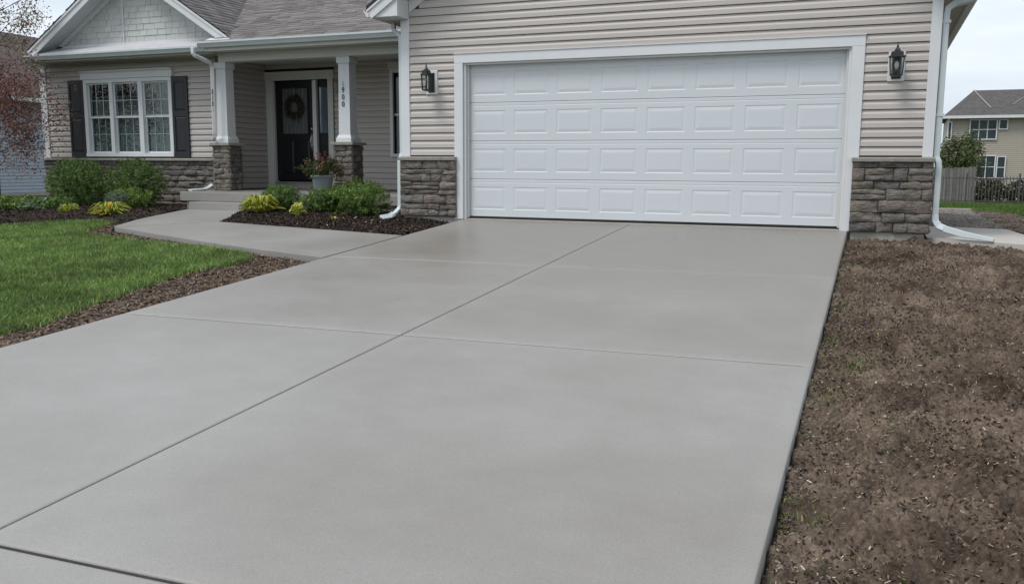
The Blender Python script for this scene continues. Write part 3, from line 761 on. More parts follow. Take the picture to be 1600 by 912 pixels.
# tab shingles
def shingles(name, parent, o, du, dv, w, h, keep=None, base=(0.190, 0.174, 0.172), ex=.14):
    """o: eave corner, du along the eave, dv up the slope (unit)"""
    o, du, dv = map(np.array, (o, du, dv)); n = np.cross(du, dv); n = n / np.linalg.norm(n)
    if n[2] < 0: n = -n
    V = []; Fq = []; C = []
    k = 0; v = 0.0
    while v < h:
        u = -rnd.uniform(0, .3)
        while u < w:
            l = rnd.uniform(.16, .36); a, b = max(u, 0), min(u + l, w); u += l
            if b - a < .02: continue
            mid = o + du * (a + b) / 2 + dv * (v + ex / 2)
            if keep and not keep(mid): continue
            t = rnd.choice((.007, .013)) + rnd.uniform(-.001, .001)
            p = [o + du * a + dv * v, o + du * b + dv * v, o + du * b + dv * (v + ex), o + du * a + dv * (v + ex)]
            i = len(V); V += [p[0], p[1], p[0] + n * t, p[1] + n * t, p[2] + n * .0015, p[3] + n * .0015]
            Fq += [(i, i + 1, i + 3, i + 2), (i + 2, i + 3, i + 4, i + 5), (i, i + 2, i + 5, i), ]
            Fq[-1] = (i, i + 2, i + 5, i + 5); Fq.pop()
            g = rnd.uniform(.72, 1.22); tint = rnd.uniform(-.006, .006)
            C += [np.array(base) * g + np.array((tint, 0, -tint * .4))] * 6
        v += ex; k += 1
    return soup(name, np.array(V), np.array(Fq), 'shingle', np.array(C), parent, kind='stuff')
s42 = math.hypot(1, .42)
shingles('shingle_courses', roof, (-8.0, 1.385, 2.797), (1, 0, 0), (0, 1 / s42, .42 / s42), 7.15, 6.0, lambda p: p[0] > -5.60 or p[1] > 2.3)
box('drip_edge', 'trim', roof, -5.62, -1.05, 1.352, 1.395, 2.7965, 2.804)
# ---- gable over the left wing
GXc, GS, GE = -7.60, .63, 2.43
gz0 = 2.85; apx = gz0 + GS * GE
gab = bld('gable_wall', MB().prism([(-9.80, 2.69), (-5.40, 2.69), (-5.40, 2.95), (GXc, apx - .18), (-9.80, 2.95)], 'y', 2.03, 2.19), 'siding_back', house)
groof2 = MB()
for s_ in (-1, 1):
    e0 = GXc + s_ * GE; groof2.prism([(e0, gz0), (GXc, apx), (GXc, apx + .028), (e0, gz0 + .028)], 'y', 1.62, 8.0)
gr2 = bld('gable_roof', groof2, 'roof_edge', house)
for s_ in (-1, 1):
    e0 = GXc + s_ * GE
    P = [(e0 - s_ * .03, gz0 - .15), (e0, gz0 - .001), (GXc + s_ * .0005, apx - .001), (GXc + s_ * .0005, apx - .175)]
    bld('rake_board', MB().prism(P, 'y', 1.625, 1.65), 'trim', gr2, .002)
    bld('rake_moulding', MB().prism([(e0 + s_ * .01, gz0 - .045), (e0 + s_ * .01, gz0 + .0), (GXc + s_ * .0005, apx - .0), (GXc + s_ * .0005, apx - .05)], 'y', 1.607, 1.6245), 'trim', gr2)
    bld('rake_soffit', MB().prism([(e0 - s_ * .04, gz0 - .075), (e0 - s_ * .04, gz0 - .06), (GXc + s_ * .0005, apx - .085), (GXc + s_ * .0005, apx - .10)], 'y', 1.651, 2.029), 'gutter_white', gr2)
    q0 = GXc + s_ * 2.20
    bld('frieze_board', MB().prism([(q0, apx - GS * 2.20 - .20), (q0, apx - GS * 2.20 - .105), (GXc + s_ * .0005, apx - .105), (GXc + s_ * .0005, apx - .20)], 'y', 1.985, 2.008), 'trim', gr2)
    L_ = math.hypot(1, GS)
    shingles('shingle_courses', gr2, (e0, 1.60, gz0 + .028), (0, 1, 0), (-s_ / L_, 0, GS / L_), 6.3, GE * L_)
box('gable_base_board', 'trim', gab, -9.70, -5.50, 1.985, 2.0285, 2.885, 2.975, .002)
# shakes
z = 2.976; rown = 0
while z < apx - .35:
    hw = (apx - .20 - z) / GS - .02; e_ = .108
    x = GXc - hw - rnd.uniform(0, .15)
    while x < GXc + hw:
        w_ = rnd.choice((.12, .17, .20, .26, .30)); a, b = max(x, GXc - hw), min(x + w_ - .006, GXc + hw); x += w_
        if b - a < .03: continue
        y0 = 2.012 + rnd.uniform(-.003, .002)
        m = MB(); m.prism([(2.0295, z), (y0, z), (y0 + .011, z + e_ + .004), (2.0295, z + e_ + .004)], 'x', a, b)
        bld('shake', m, 'gable_shake' if 'gable_shake' in MATS else 'siding', gab)
    z += e_; rown += 1
box('gable_post', 'trim', gab, -7.985, -7.965, 1.995, 2.011, 2.976, 3.85)
# pent flashing under the gable and the white flashing tongue at its right end
bld('pent_flashing', MB().prism([(1.58, 2.765), (2.028, 2.945), (2.028, 2.958), (1.575, 2.776)], 'x', -9.95, -5.62), 'flashing', roof)
bld('pent_flashing', MB().prism([(1.46, 2.822), (1.60, 2.875), (1.60, 2.892), (1.45, 2.833)], 'x', -5.60, -5.10), 'trim', roof, .003)
# left wing downspout at its outer corner
ds = pipe('downspout', house, [(-9.93, 1.555, 2.69), (-9.95, 1.60, 2.60), (-10.12, 1.88, 2.52), (-10.335, 2.12, 2.45), (-10.35, 2.14, 2.36), (-10.35, 2.14, .10), (-10.35, 2.12, .03), (-10.34, 2.02, -.03)], .031, .026)
pipe('shoe', ds, [(-10.35, 2.10, .03), (-10.33, 1.97, -.04), (-10.31, 1.86, -.06)], .036, .024)

# ---- porch
FZ = .262
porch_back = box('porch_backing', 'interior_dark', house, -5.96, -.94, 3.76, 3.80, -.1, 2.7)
porch = bld('porch_wall', MB().box(-5.97, -5.80, 3.55, 3.75, -.2, 2.70).box(-4.50, -3.09, 3.55, 3.75, -.2, 2.70).box(-5.80, -4.50, 3.55, 3.75, 2.36, 2.70)
            .box(-5.80, -4.50, 3.55, 3.75, -.2, .36).box(-3.09, -2.2, 3.55, 3.75, -.2, .95).box(-3.09, -2.2, 3.55, 3.75, 2.42, 2.70).box(-2.2, -.93, 3.55, 3.75, -.2, 2.70), 'siding_back', house)
z = FZ + .012
while z < 2.60:
    c = z + EXP / 2
    if c > 2.515: board(porch, -5.95, -.94, 3.55, z)
    else:
        segs = [(-4.38, -.94)]
        if .87 < c: segs = [(-4.38, -3.17), (-2.1, -.94)]
        for a, b in segs: board(porch, a, b, 3.55, z)
    z += EXP
slab_ = bld('porch_slab', MB().box(-5.88, -.99, 1.0, 3.62, FZ - .155, FZ), 'concrete', house, .008, seg=2)
box('porch_foundation', 'foundation', slab_, -5.78, -.99, 1.05, 3.6, -.35, FZ - .156)
bld('step', MB().box(-5.42, -3.92, .70, 1.049, -.35, .105), 'concrete', slab_, .008, seg=2)
box('porch_ceiling', 'porch_white', house, -5.95, -.95, 2.06, 3.55, 2.655, 2.67)
bld('porch_beam', MB().box(-5.66, -.97, 1.84, 2.05, 2.515, 2.667), 'porch_white', house, .004)
box('beam_trim', 'porch_white', bpy.data.objects['porch_beam'], -5.665, -.97, 1.82, 1.8395, 2.615, 2.665, .003)
# columns
def column(x0, x1):
    y0, y1 = 1.80, 2.18; cx = (x0 + x1) / 2; cy = (y0 + y1) / 2
    i = .05
    o = bld('porch_column', MB().box(x0 + i, x1 - i, y0 + i, y1 - i, FZ + .001, 1.06), 'mortar', house)
    stones(o, x0, x1, FZ + .002, 1.058, y0 + i, d=.046, lens=(.13, .26), rowh=(.08, .115))
    stones(o, y0 + .004, y1 - .01, FZ + .002, 1.058, x1 - i, side='x+', d=.046, lens=(.14, .30), rowh=(.08, .115))
    stones(o, y0 + .004, y1 - .01, FZ + .002, 1.058, x0 + i, side='x-', d=.046, lens=(.14, .30), rowh=(.08, .115))
    bld('pier_cap', MB().box(x0 - .03, x1 + .03, y0 - .03, y1 + .03, 1.061, 1.112), 'stone_cap', o, .006)
    def fr(z0, z1, a, b, name, bev=.003):
        m = MB(); m.v = [(cx - a, cy - a, z0), (cx + a, cy - a, z0), (cx + a, cy + a, z0), (cx - a, cy + a, z0), (cx - b, cy - b, z1), (cx + b, cy - b, z1), (cx + b, cy + b, z1), (cx - b, cy + b, z1)]
        m.f = [(3, 2, 1, 0), (4, 5, 6, 7), (0, 1, 5, 4), (1, 2, 6, 5), (2, 3, 7, 6), (3, 0, 4, 7)]
        return bld(name, m, 'trim', o, bev)
    fr(1.113, 1.175, .150, .150, 'plinth'); fr(1.176, 1.235, .146, .118, 'plinth_moulding'); fr(1.2355, 2.405, .1135, .105, 'shaft')
    fr(2.4055, 2.514, .128, .128, 'capital')
    return o, cx, cy
cL, clx, cly = column(-5.845, -5.465); cR, crx, cry = column(-3.285, -2.905)
# house numbers
def glyph(ch, parent, loc, size, m, sx=1.0, rotx=math.pi / 2, roty=0.0):
    cu = bpy.data.curves.new('house_number', 'FONT'); cu.body = ch; cu.size = size; cu.extrude = .003; cu.align_x = 'CENTER'; cu.align_y = 'CENTER'
    ob = bpy.data.objects.new('tmp', cu); col.objects.link(ob); dg = bpy.context.evaluated_depsgraph_get()
    me = bpy.data.meshes.new_from_object(ob.evaluated_get(dg)); bpy.data.objects.remove(ob); me.materials.append(MATS[m])
    return put('house_number', me, parent, loc, (rotx, 0, 0), (sx, 1, 1))
ny_ = cry - .117
for ch, z_, m in (('1', 2.065, 'number_grey'), ('9', 1.965, 'number_dark'), ('0', 1.850, 'number_dark'), ('0', 1.735, 'number_dark')):
    glyph(ch, cR, (crx - .012, ny_, z_), .125, m, .85)
# downspout in front of the left column
ds = pipe('downspout', house, [(-5.80, 1.38, 2.715), (-5.80, 1.385, 2.62), (-5.78, 1.40, 2.585), (-5.68, 1.66, 2.49), (-5.70, 1.715, 2.45), (-5.705, 1.735, 2.38), (-5.712, 1.73, 1.28), (-5.72, 1.745, 1.20), (-5.80, 1.80, 1.155)], .032, .024, 'trim')
pipe('extension', ds, [(-5.92, 1.86, .36), (-5.97, 1.78, .30), (-6.02, 1.66, .288), (-6.10, 1.20, .284)] if False else [(-5.90, 1.84, .37), (-5.92, 1.76, .32), (-5.92, 1.66, .292), (-5.86, 1.22, .278)], .034, .013, 'gutter_white')
for ch, z_ in (('8', 1.99), ('1', 1.885), ('0', 1.78), ('.', 1.70)):
    glyph(ch, cL, (-5.695, 1.702, z_), .125, 'number_dark', .45)
# ---- front door
fd = bld('front_door', MB().box(-5.775, -4.885, 3.585, 3.625, .425, 2.335), 'door_black', house, .002)
def on_door(name, x0, x1, z0, z1, y0, y1, m, bev=.002): return bld(name, MB().box(x0, x1, y0, y1, z0, z1), m, fd, bev)
for (a, b) in ((-5.655, -5.375), (-5.285, -5.005)):
    bld('lower_panel', frustum(a, b, .56, 1.20, 3.5845, .010, .03), 'door_black', fd)
gx0, gx1, gz0_, gz1_ = -5.60, -5.03, 1.33, 2.19
for (a, b, c, d) in ((gx0 - .03, gx0, gz0_ - .03, gz1_ + .03), (gx1, gx1 + .03, gz0_ - .03, gz1_ + .03), (gx0 + .0005, gx1 - .0005, gz0_ - .03, gz0_), (gx0 + .0005, gx1 - .0005, gz1_, gz1_ + .03)):
    on_door('glass_frame', a, b, c, d, 3.566, 3.584, 'door_black')
on_door('door_light', gx0, gx1, gz0_, gz1_, 3.572, 3.583, 'door_pane' if 'door_pane' in MATS else 'door_glass', 0)
for q in range(1, 6):
    xx = gx0 + (gx1 - gx0) * q / 6; on_door('leading', xx - .0025, xx + .0025, gz0_, gz1_, 3.569, 3.5715, 'chrome', 0)
on_door('escutcheon', -4.955, -4.922, 1.40, 1.44, 3.570, 3.584, 'chrome', .004)
on_door('handle_plate', -4.953, -4.924, 1.02, 1.32, 3.572, 3.584, 'chrome', .004)
bld('handle', MB().tube([(-4.938, 3.575, 1.30), (-4.938, 3.535, 1.28), (-4.938, 3.525, 1.20), (-4.938, 3.535, 1.07), (-4.938, 3.575, 1.045)], .009, .009, 8), 'chrome', fd, smooth=True)
sdl = bld('sidelight', MB().box(-4.797, -4.525, 3.60, 3.63, .425, 2.335), 'door_black', house, .002)
bld('sidelight_glass', MB().box(-4.75, -4.56, 3.588, 3.599, 1.34, 2.20), 'sidelight_pane' if 'sidelight_pane' in MATS else 'window_glass', sdl)
for (a, b, c, d) in ((-4.772, -4.75, 1.31, 2.225), (-4.56, -4.538, 1.31, 2.225), (-4.7495, -4.5605, 1.31, 1.34), (-4.7495, -4.5605, 2.20, 2.225)):
    bld('glass_frame', MB().box(a, b, 3.578, 3.5995, c, d), 'door_black', sdl, .002)
box('mullion', 'trim', sdl, -4.884, -4.798, 3.535, 3.64, .4005, 2.337, .003)
dc = bld('door_casing', MB().box(-5.945, -5.795, 3.505, 3.549, FZ + .001, 2.345), 'porch_white', house, .003)
box('casing_leg', 'porch_white', dc, -4.515, -4.395, 3.505, 3.549, FZ + .001, 2.345, .003)
bld('casing_head', MB().prism([(3.549, 2.3455), (3.50, 2.3455), (3.50, 2.455), (3.47, 2.485), (3.465, 2.505), (3.549, 2.505)], 'x', -5.965, -4.365), 'porch_white', dc, .002)
box('jamb', 'porch_white', dc, -5.797, -5.776, 3.53, 3.64, .4005, 2.338)
box('sill', 'stone_cap', dc, -5.794, -4.516, 3.50, 3.66, .372, .400, .004)
box('sill_riser', 'foundation', dc, -5.793, -4.517, 3.52, 3.56, FZ + .001, .371)
# porch window beside the garage
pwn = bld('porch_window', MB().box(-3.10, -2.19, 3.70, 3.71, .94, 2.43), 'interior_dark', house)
for (a, b, c, d) in ((-3.165, -3.10, .885, 2.47), (-2.205, -2.125, .885, 2.47), (-3.0995, -2.2055, .885, .945), (-3.0995, -2.2055, 2.41, 2.47)):
    bld('frame', MB().box(a, b, 3.505, 3.60, c, d), 'trim', pwn, .003)
bld('head_casing', MB().box(-3.19, -2.10, 3.49, 3.549, 2.4705, 2.60), 'porch_white', pwn, .003)
bld('meeting_rail', MB().box(-3.0995, -2.2055, 3.55, 3.60, 1.635, 1.675), 'trim', pwn, .002)
bld('pane', MB().box(-3.0995, -2.2055, 3.575, 3.58, .946, 1.634), 'window_glass', pwn)
bld('pane', MB().box(-3.0995, -2.2055, 3.575, 3.58, 1.676, 2.409), 'window_glass', pwn)

# ================================================================== LAND
def jitter_cols(n, pal, amt=.18):
    pal = np.array(pal); c = pal[nr.integers(0, len(pal), n)]
    return np.clip(c * (1 + nr.normal(0, amt, (n, 1))) * (1 + nr.normal(0, .04, (n, 3))), 0, 1)
def blades(name, x, y, z, h, w, pal, label=None, parent=None, kind='stuff', lean=.5):
    n = len(x); a = nr.random(n) * 2 * np.pi; d = np.stack([np.cos(a), np.sin(a)], 1)
    la = nr.random(n) * 2 * np.pi; ln = nr.random(n) * lean; t = np.stack([np.cos(la) * ln, np.sin(la) * ln], 1)
    b = np.stack([x, y], 1); hz = (h * (0.55 + .75 * nr.random(n)))
    V = np.zeros((n, 5, 3)); w = w * (.7 + .6 * nr.random(n))
    V[:, 0, :2] = b - d * w[:, None]; V[:, 1, :2] = b + d * w[:, None]; V[:, 0, 2] = V[:, 1, 2] = z - .005
    m = b + t * (hz * .35)[:, None]; V[:, 2, :2] = m - d * (w * .8)[:, None]; V[:, 3, :2] = m + d * (w * .8)[:, None]; V[:, 2, 2] = V[:, 3, 2] = z + hz * .6
    V[:, 4, :2] = b + t * hz[:, None]; V[:, 4, 2] = z + hz * (1 - .25 * ln)
    base = np.arange(n)[:, None] * 5
    F = np.concatenate([base + np.array([[0, 1, 3]]), base + np.array([[0, 3, 2]]), base + np.array([[2, 3, 4]])], 0)
    patch = 1 + (.45 * fbm(x * .9, y * .9, 3) + .50 * fbm(x * 4.5, y * 4.5, 2))[:, None]
    C = np.repeat(jitter_cols(n, pal) * patch, 5, 0)
    return soup(name, V.reshape(-1, 3), F, 'grass', C, parent, kind)
def chips(name, x, y, z, ln, wd, pal, kind='stuff', parent=None, tilt=.45, mat_='chips'):
    n = len(x); a = nr.random(n) * 2 * np.pi; tl = nr.normal(0, tilt, n); ro = nr.normal(0, tilt, n)
    u = np.stack([np.cos(a) * np.cos(tl), np.sin(a) * np.cos(tl), np.sin(tl)], 1)
    s = np.stack([-np.sin(a) * np.cos(ro), np.cos(a) * np.cos(ro), np.sin(ro)], 1)
    nn = np.cross(u, s); l = (ln * (.4 + .9 * nr.random(n)))[:, None]; w = (wd * (.5 + .9 * nr.random(n)))[:, None]
    c = np.stack([x, y, z], 1); h = w * .35
    V = np.stack([c - u * l - s * w * .6, c - u * l * .8 + s * w, c + u * l + s * w * .5, c + u * l * .9 - s * w, c + nn * h - u * l * .5, c + nn * h + u * l * .5], 1)
    b = np.arange(n)[:, None] * 6
    F = np.concatenate([b + np.array([[0, 3, 5, 4]]), b + np.array([[1, 4, 5, 2]]), b + np.array([[0, 4, 1, 1]])[:, :4], b + np.array([[3, 2, 5, 5]])], 0)
    F = np.concatenate([b + np.array([[0, 3, 5]]), b + np.array([[0, 5, 4]]), b + np.array([[1, 4, 5]]), b + np.array([[1, 5, 2]]), b + np.array([[0, 4, 1]]), b + np.array([[3, 2, 5]])], 0)
    return soup(name, V.reshape(-1, 3), F, mat_, np.repeat(jitter_cols(n, pal, .25), 6, 0), parent, kind)
def clods(name, x, y, z, r, pal, kind='stuff', parent=None):
    n = len(x); D = np.array([(1, 0, 0), (0, 1, 0), (-1, 0, 0), (0, -1, 0), (.1, .1, 1), (0, 0, -1)], float)
    a = nr.random(n) * 6.28; ca, sa = np.cos(a), np.sin(a); V = np.repeat(D[None], n, 0) * (.6 + .8 * nr.random((n, 6, 1)))
    V[:, :, 2] *= .75; X = V[:, :, 0] * ca[:, None] - V[:, :, 1] * sa[:, None]; Y = V[:, :, 0] * sa[:, None] + V[:, :, 1] * ca[:, None]
    V = np.stack([X, Y, V[:, :, 2]], -1) * r[:, None, None] + np.stack([x, y, z], 1)[:, None]
    T = np.array([(0, 1, 4), (1, 2, 4), (2, 3, 4), (3, 0, 4), (1, 0, 5), (2, 1, 5), (3, 2, 5), (0, 3, 5)])
    F = (np.arange(n)[:, None, None] * 6 + T[None]).reshape(-1, 3)
    return soup(name, V.reshape(-1, 3), F, 'chips', np.repeat(jitter_cols(n, pal, .25), 6, 0), parent, kind)

# ---- lawn in front of the house
lawn_poly = [(-.54, -6.75), (-.56, -6.25), (-.70, -5.78), (-.93, -5.0), (-1.03, -4.22), (-.93, -3.82), (-1.02, -3.36), (-1.31, -3.09), (-1.8, -2.94), (-2.48, -2.82), (-3.37, -2.63), (-4.03, -2.51),
             (-4.82, -2.09), (-5.02, -1.6), (-5.10, -1.25), (-5.53, -1.15), (-6.05, -1.47), (-6.5, -1.95), (-8.5, -3.6), (-14, -6), (-14, -14), (-.5, -14), (-.42, -8.0)]
poly_sheet('lawn', lawn_poly, lambda x, y: Gz(x, y) + .004 + .02 * fbm(x * 1.2, y * 1.2, 2), 'grass_floor', .5)
near_poly = lawn_poly[:18] + [(-8.3, -3.5), (-7.0, -5.0), (-4.0, -7.0), (-.42, -8.3)]
x, y = sample_poly(near_poly, 150000)
e = nr.random(len(x))
GP = [(.130, .240, .050), (.17, .285, .062), (.095, .190, .038), (.21, .31, .080), (.20, .26, .09), (.33, .32, .16), (.145, .255, .054), (.09, .16, .04)]
blades('grass', x, y, Gz(x, y) + .004, .058, .0042, GP, lean=.9)['label'] = 'short mown green grass of the front lawn'
bpy.data.objects['grass']['category'] = 'grass'
# ragged tufts along the lawn's edge
E_ = []
for (p, q) in zip(lawn_poly[:17], lawn_poly[1:18]):
    k = int(math.hypot(q[0] - p[0], q[1] - p[1]) * 700); t = nr.random(k); E_.append(np.stack([p[0] + (q[0] - p[0]) * t, p[1] + (q[1] - p[1]) * t], 1))
E_ = np.concatenate(E_); E_ = E_ + nr.normal(0, .045, E_.shape) + .05 * np.stack([fbm(E_[:, 1] * 5, E_[:, 0] * 5, 2), fbm(E_[:, 0] * 5 + 9, E_[:, 1] * 5, 2)], 1)
o = blades('grass_edge', E_[:, 0], E_[:, 1], Gz(E_[:, 0], E_[:, 1]) + .004, .075, .0042, GP, lean=1.2)
tag(o, 'longer ragged grass along the edge of the front lawn', 'grass')

# ---- mulch strip between lawn and concrete
strip = [(-.062, -8.2), (-.062, -3.31), (-.90, -3.085), (-1.81, -2.80), (-2.80, -2.465), (-3.25, -2.305), (-3.92, -2.05), (-4.42, -1.87), (-4.56, -1.76), (-4.75, -1.30), (-5.10, -1.18), (-5.2, -1.7), (-5.0, -2.25), (-4.1, -2.66), (-2.5, -2.97), (-1.45, -3.2), (-1.2, -3.4), (-1.1, -3.85), (-1.2, -4.3), (-1.1, -5.05), (-.85, -5.85), (-.7, -6.3), (-.68, -8.2)]
mat('strip_soil', (0.060, 0.043, 0.033), .95, .35, 14, .6, 50, c2=(.09, .068, .053))
poly_sheet('mulch_strip', strip, lambda x, y: Gz(x, y) + .010 + .012 * fbm(x * 9, y * 9, 2), 'strip_soil', .12)
x, y = sample_poly(strip, 15000)
o = chips('wood_chips', x, y, Gz(x, y) + .018 + .012 * fbm(x * 9, y * 9, 2), .030, .007, [(.105, .074, .054), (.16, .118, .088), (.065, .046, .035), (.21, .16, .12), (.08, .057, .045)], tilt=.3)
tag(o, 'brown shredded wood chips along driveway and walk edge', 'mulch')

# ---- planting beds
bedR = [(-3.345, -.985), (-4.235, .83), (-3.905, .83), (-3.905, 1.06), (-.985, 1.06), (-.985, .02), (-.10, .02), (-.055, -.03), (-.055, -1.575), (-1.10, -1.375), (-2.25, -1.175)]
def bzR(x, y):
    e = np.minimum(1, np.maximum(0, (y + 1.25 + .0 * x) / 1.0))
    return Wz(x, y) - .045 + .075 * e * np.clip((-.05 - x) / .5, .2, 1) + .022 * fbm(x * 4, y * 4, 3)
poly_sheet('mulch_bed', bedR, bzR, 'soil', .07)
MP = [(.030, .021, .016), (.048, .034, .026), (.020, .014, .011), (.068, .050, .040), (.038, .028, .024)]
x, y = sample_poly(bedR, 17000)
o = chips('bark_mulch', x, y, bzR(x, y) + .008, .030, .009, MP, tilt=.4); tag(o, 'dark bark mulch in the bed before the porch', 'mulch')
x, y = sample_poly(bedR, 160)
o = chips('pale_chips', x, y, bzR(x, y) + .016, .016, .008, [(.30, .24, .18), (.22, .17, .12), (.36, .33, .28)], tilt=.3); tag(o, 'few pale chips scattered over the porch bed mulch', 'mulch')
bedL = [(-4.60, -1.62), (-5.40, .38), (-5.56, .84), (-5.80, 1.04), (-5.80, 2.09), (-10.25, 2.09), (-14, 2.2), (-14, -5.6), (-8.4, -3.45), (-6.45, -1.85), (-6.02, -1.40), (-5.50, -1.08), (-5.05, -1.15), (-4.75, -1.28)]
def bzL(x, y):
    e = np.clip((y + 1.4) / 1.2, 0, 1) * np.clip((-4.6 - x) / .9, 0, 1)
    return Gz(x, y) + .012 + .06 * e + .020 * fbm(x * 4, y * 4, 3)
poly_sheet('mulch_bed_house', bedL, bzL, 'soil', .1)
x, y = sample_poly([(-4.60, -1.62), (-5.40, .38), (-5.80, 1.04), (-5.80, 2.0), (-10.2, 2.0), (-11, -2.5), (-8.4, -3.4), (-6.45, -1.85), (-6.02, -1.42), (-5.50, -1.10), (-5.05, -1.17)], 22000)
o = chips('bark_mulch', x, y, bzL(x, y) + .008, .030, .009, MP, tilt=.4); tag(o, 'dark bark mulch in the bed under the triple window', 'mulch')

# ---- bare soil right of the driveway
ys = np.concatenate([np.linspace(-14.5, -9.3, 60), np.arange(-9.28, .02, .0145)])
xs = np.concatenate([np.arange(4.925, 6.95, .0145), 6.95 + np.cumsum(np.linspace(.02, .16, 36))])
X, Y = np.meshgrid(xs, ys)
def dirt_z(X, Y):
    t = np.clip((X - 4.95) / .55, 0, 1); t = t * t * (3 - 2 * t)
    z = Dz(np.minimum(X, 7), Y) - .066 + .022 * t + .060 * fbm(X * 1.3 + 3, Y * 1.3, 2) * t
    wx = X + .05 * fbm(X * 6 + 31, Y * 6, 2); wy = Y + .05 * fbm(X * 6, Y * 6 + 77, 2)
    rg = 1 - 2 * np.abs(fbm(wx * 5.0, wy * 8.0 + 40, 4, .6))
    z = z + .085 * (rg - .6) * (.4 + .6 * t)
    z = z + .055 * fbm(wx * 13, wy * 18, 3, .68) + .036 * np.maximum(0, fbm(wx * 27 + 7, wy * 34, 3, .7))
    z = z - .06 * np.clip((Y + 1.3) / .6, 0, 1) * np.clip((X - 5.70) / .15, 0, 1) - .045 * np.clip((Y + .75) / .5, 0, 1)
    return np.minimum(z, Dz(X, Y) + .35 * np.clip(X - 4.95, 0, 1) - .012 * (1 - t)) - .10 * np.clip((4.95 - X) / .02, 0, 1)
Z = dirt_z(X, Y); nyd, nxd = X.shape; idx = np.arange(nxd * nyd).reshape(nyd, nxd)
F = np.stack([idx[:-1, :-1], idx[:-1, 1:], idx[1:, 1:], idx[1:, :-1]], -1).reshape(-1, 4)
keepf = ~(((X[:-1, :-1] < 5.79) & (Y[:-1, :-1] > -.0)) | inpoly(X[:-1, :-1], Y[:-1, :-1], [(5.81, .08), (6.70, -.46), (7.04, -.68), (6.9, .6)])).reshape(-1)
soup('dirt', np.stack([X, Y, Z], -1).reshape(-1, 3), F[keepf], 'dirt', kind='structure', smooth=True)
dp = [(4.97, -9.2), (6.2, -9.2), (7.1, -.75), (6.68, -.50), (5.8, .0), (4.98, -.02)]
x, y = sample_poly(dp, 70000); pk_ = fbm(x * 3.1 + 60, y * 4.3, 3); kk = nr.random(len(x)) < np.clip(.42 + 2.0 * pk_, .06, 1); x, y = x[kk], y[kk]
o = chips('soil_crumbs', x, y, dirt_z(x, y) + .002, .0085, .0065, [(.095, .069, .052), (.145, .108, .081), (.050, .036, .027), (.21, .165, .127), (.070, .051, .039), (.036, .026, .020), (.17, .13, .10)], tilt=.7); tag(o, 'crumbly brown topsoil right of the driveway', 'soil')
x, y = sample_poly(dp, 6000); r = .003 + .014 * nr.random(len(x)) ** 4
o = clods('soil_clods', x, y, dirt_z(x, y) - r * .25, r, [(.085, .062, .046), (.060, .044, .033), (.12, .09, .068)]); tag(o, 'small clods of brown soil right of the driveway', 'soil')
x, y = sample_poly(dp, 24000); kk = nr.random(len(x)) < np.clip(.5 + 1.2 * fbm(x * 2.2 + 5, y * 3, 2), .1, 1); x, y = x[kk], y[kk]
o = chips('dry_litter', x, y, dirt_z(x, y) + .004, .0095, .0026, [(.26, .21, .155), (.36, .30, .23), (.42, .37, .29), (.16, .12, .088), (.26, .23, .12), (.12, .088, .064), (.36, .31, .25)], tilt=.4); tag(o, 'pale dry leaf litter and straw strewn over bare soil', 'litter')
# edge crumbs against the slab, sprouting weeds
n = 3600; y = -9.2 + 9.1 * nr.random(n); x = 4.955 + np.abs(nr.normal(0, .05, n)); r = .003 + .007 * nr.random(n) ** 2
o = clods('edge_gravel', x, y, dirt_z(x, y) + r * .4, r, [(.15, .132, .112), (.11, .09, .075), (.20, .18, .155), (.09, .075, .06)]); tag(o, 'grey gravel crumbs along the right edge of the driveway', 'gravel')
wx, wy = [], []
for (cx_, cy_, s_, n_) in [(5.17, -5.55, .10, 420), (5.02, -4.9, .05, 120), (5.05, -6.2, .08, 160), (5.3, -6.7, .16, 90), (5.0, -3.0, .04, 90), (5.03, -2.1, .05, 90), (5.02, -7.6, .06, 130), (5.15, -8.0, .14, 90), (5.6, -5.2, .3, 110), (5.02, -.6, .05, 90), (5.5, -7.2, .3, 100), (6.0, -4.5, .4, 60), (5.02, -1.4, .05, 60), (5.03, -4.0, .05, 90)]:
    wx.append(nr.normal(cx_, s_, n_)); wy.append(nr.normal(cy_, s_ * 1.6, n_))
wx = np.maximum(np.concatenate(wx), 4.965); wy = np.concatenate(wy)
o = blades('weed_sprouts', wx, wy, dirt_z(wx, wy), .024, .0030, [(.10, .15, .04), (.16, .20, .06), (.22, .21, .08), (.085, .12, .035)], lean=1.6); tag(o, 'small weeds and grass sprouts in the bare soil', 'weeds')

# ---- right side: concrete pad, stone dust path, edging, soil, back lawn
pad = [(5.792, .10), (6.68, -.48), (7.06, -.73), (6.93, .6), (6.83, 2.10), (5.792, 2.32)]
poly_sheet('concrete_pad', pad, lambda x, y: -.05 + 0 * x, 'pad_concrete', .4, thick=.12)
path = [(5.79, 2.34), (6.83, 2.12), (7.02, 6.0), (7.40, 13.55), (6.2, 13.6), (5.79, 9.0)]
poly_sheet('gravel_path', path, lambda x, y: Gz(x, y) + .06 + .03 * fbm(x * 2, y * 2, 3) + .01 * fbm(x * 12, y * 12, 2), 'stone_dust', .15)
side = [(6.84, 2.1), (6.95, .6), (7.08, -.74), (12, -.7), (12, 4.0), (9.5, 6.6), (7.95, 9.0), (7.42, 13.5), (7.03, 6.0)]
poly_sheet('side_soil', side, lambda x, y: Gz(x, y) + .05 + .05 * fbm(x * 1.7, y * 1.7, 3) + .02 * fbm(x * 9, y * 9, 2), 'dirt', .12)
x, y = sample_poly(side, 5000); r = .008 + .02 * nr.random(len(x)) ** 2
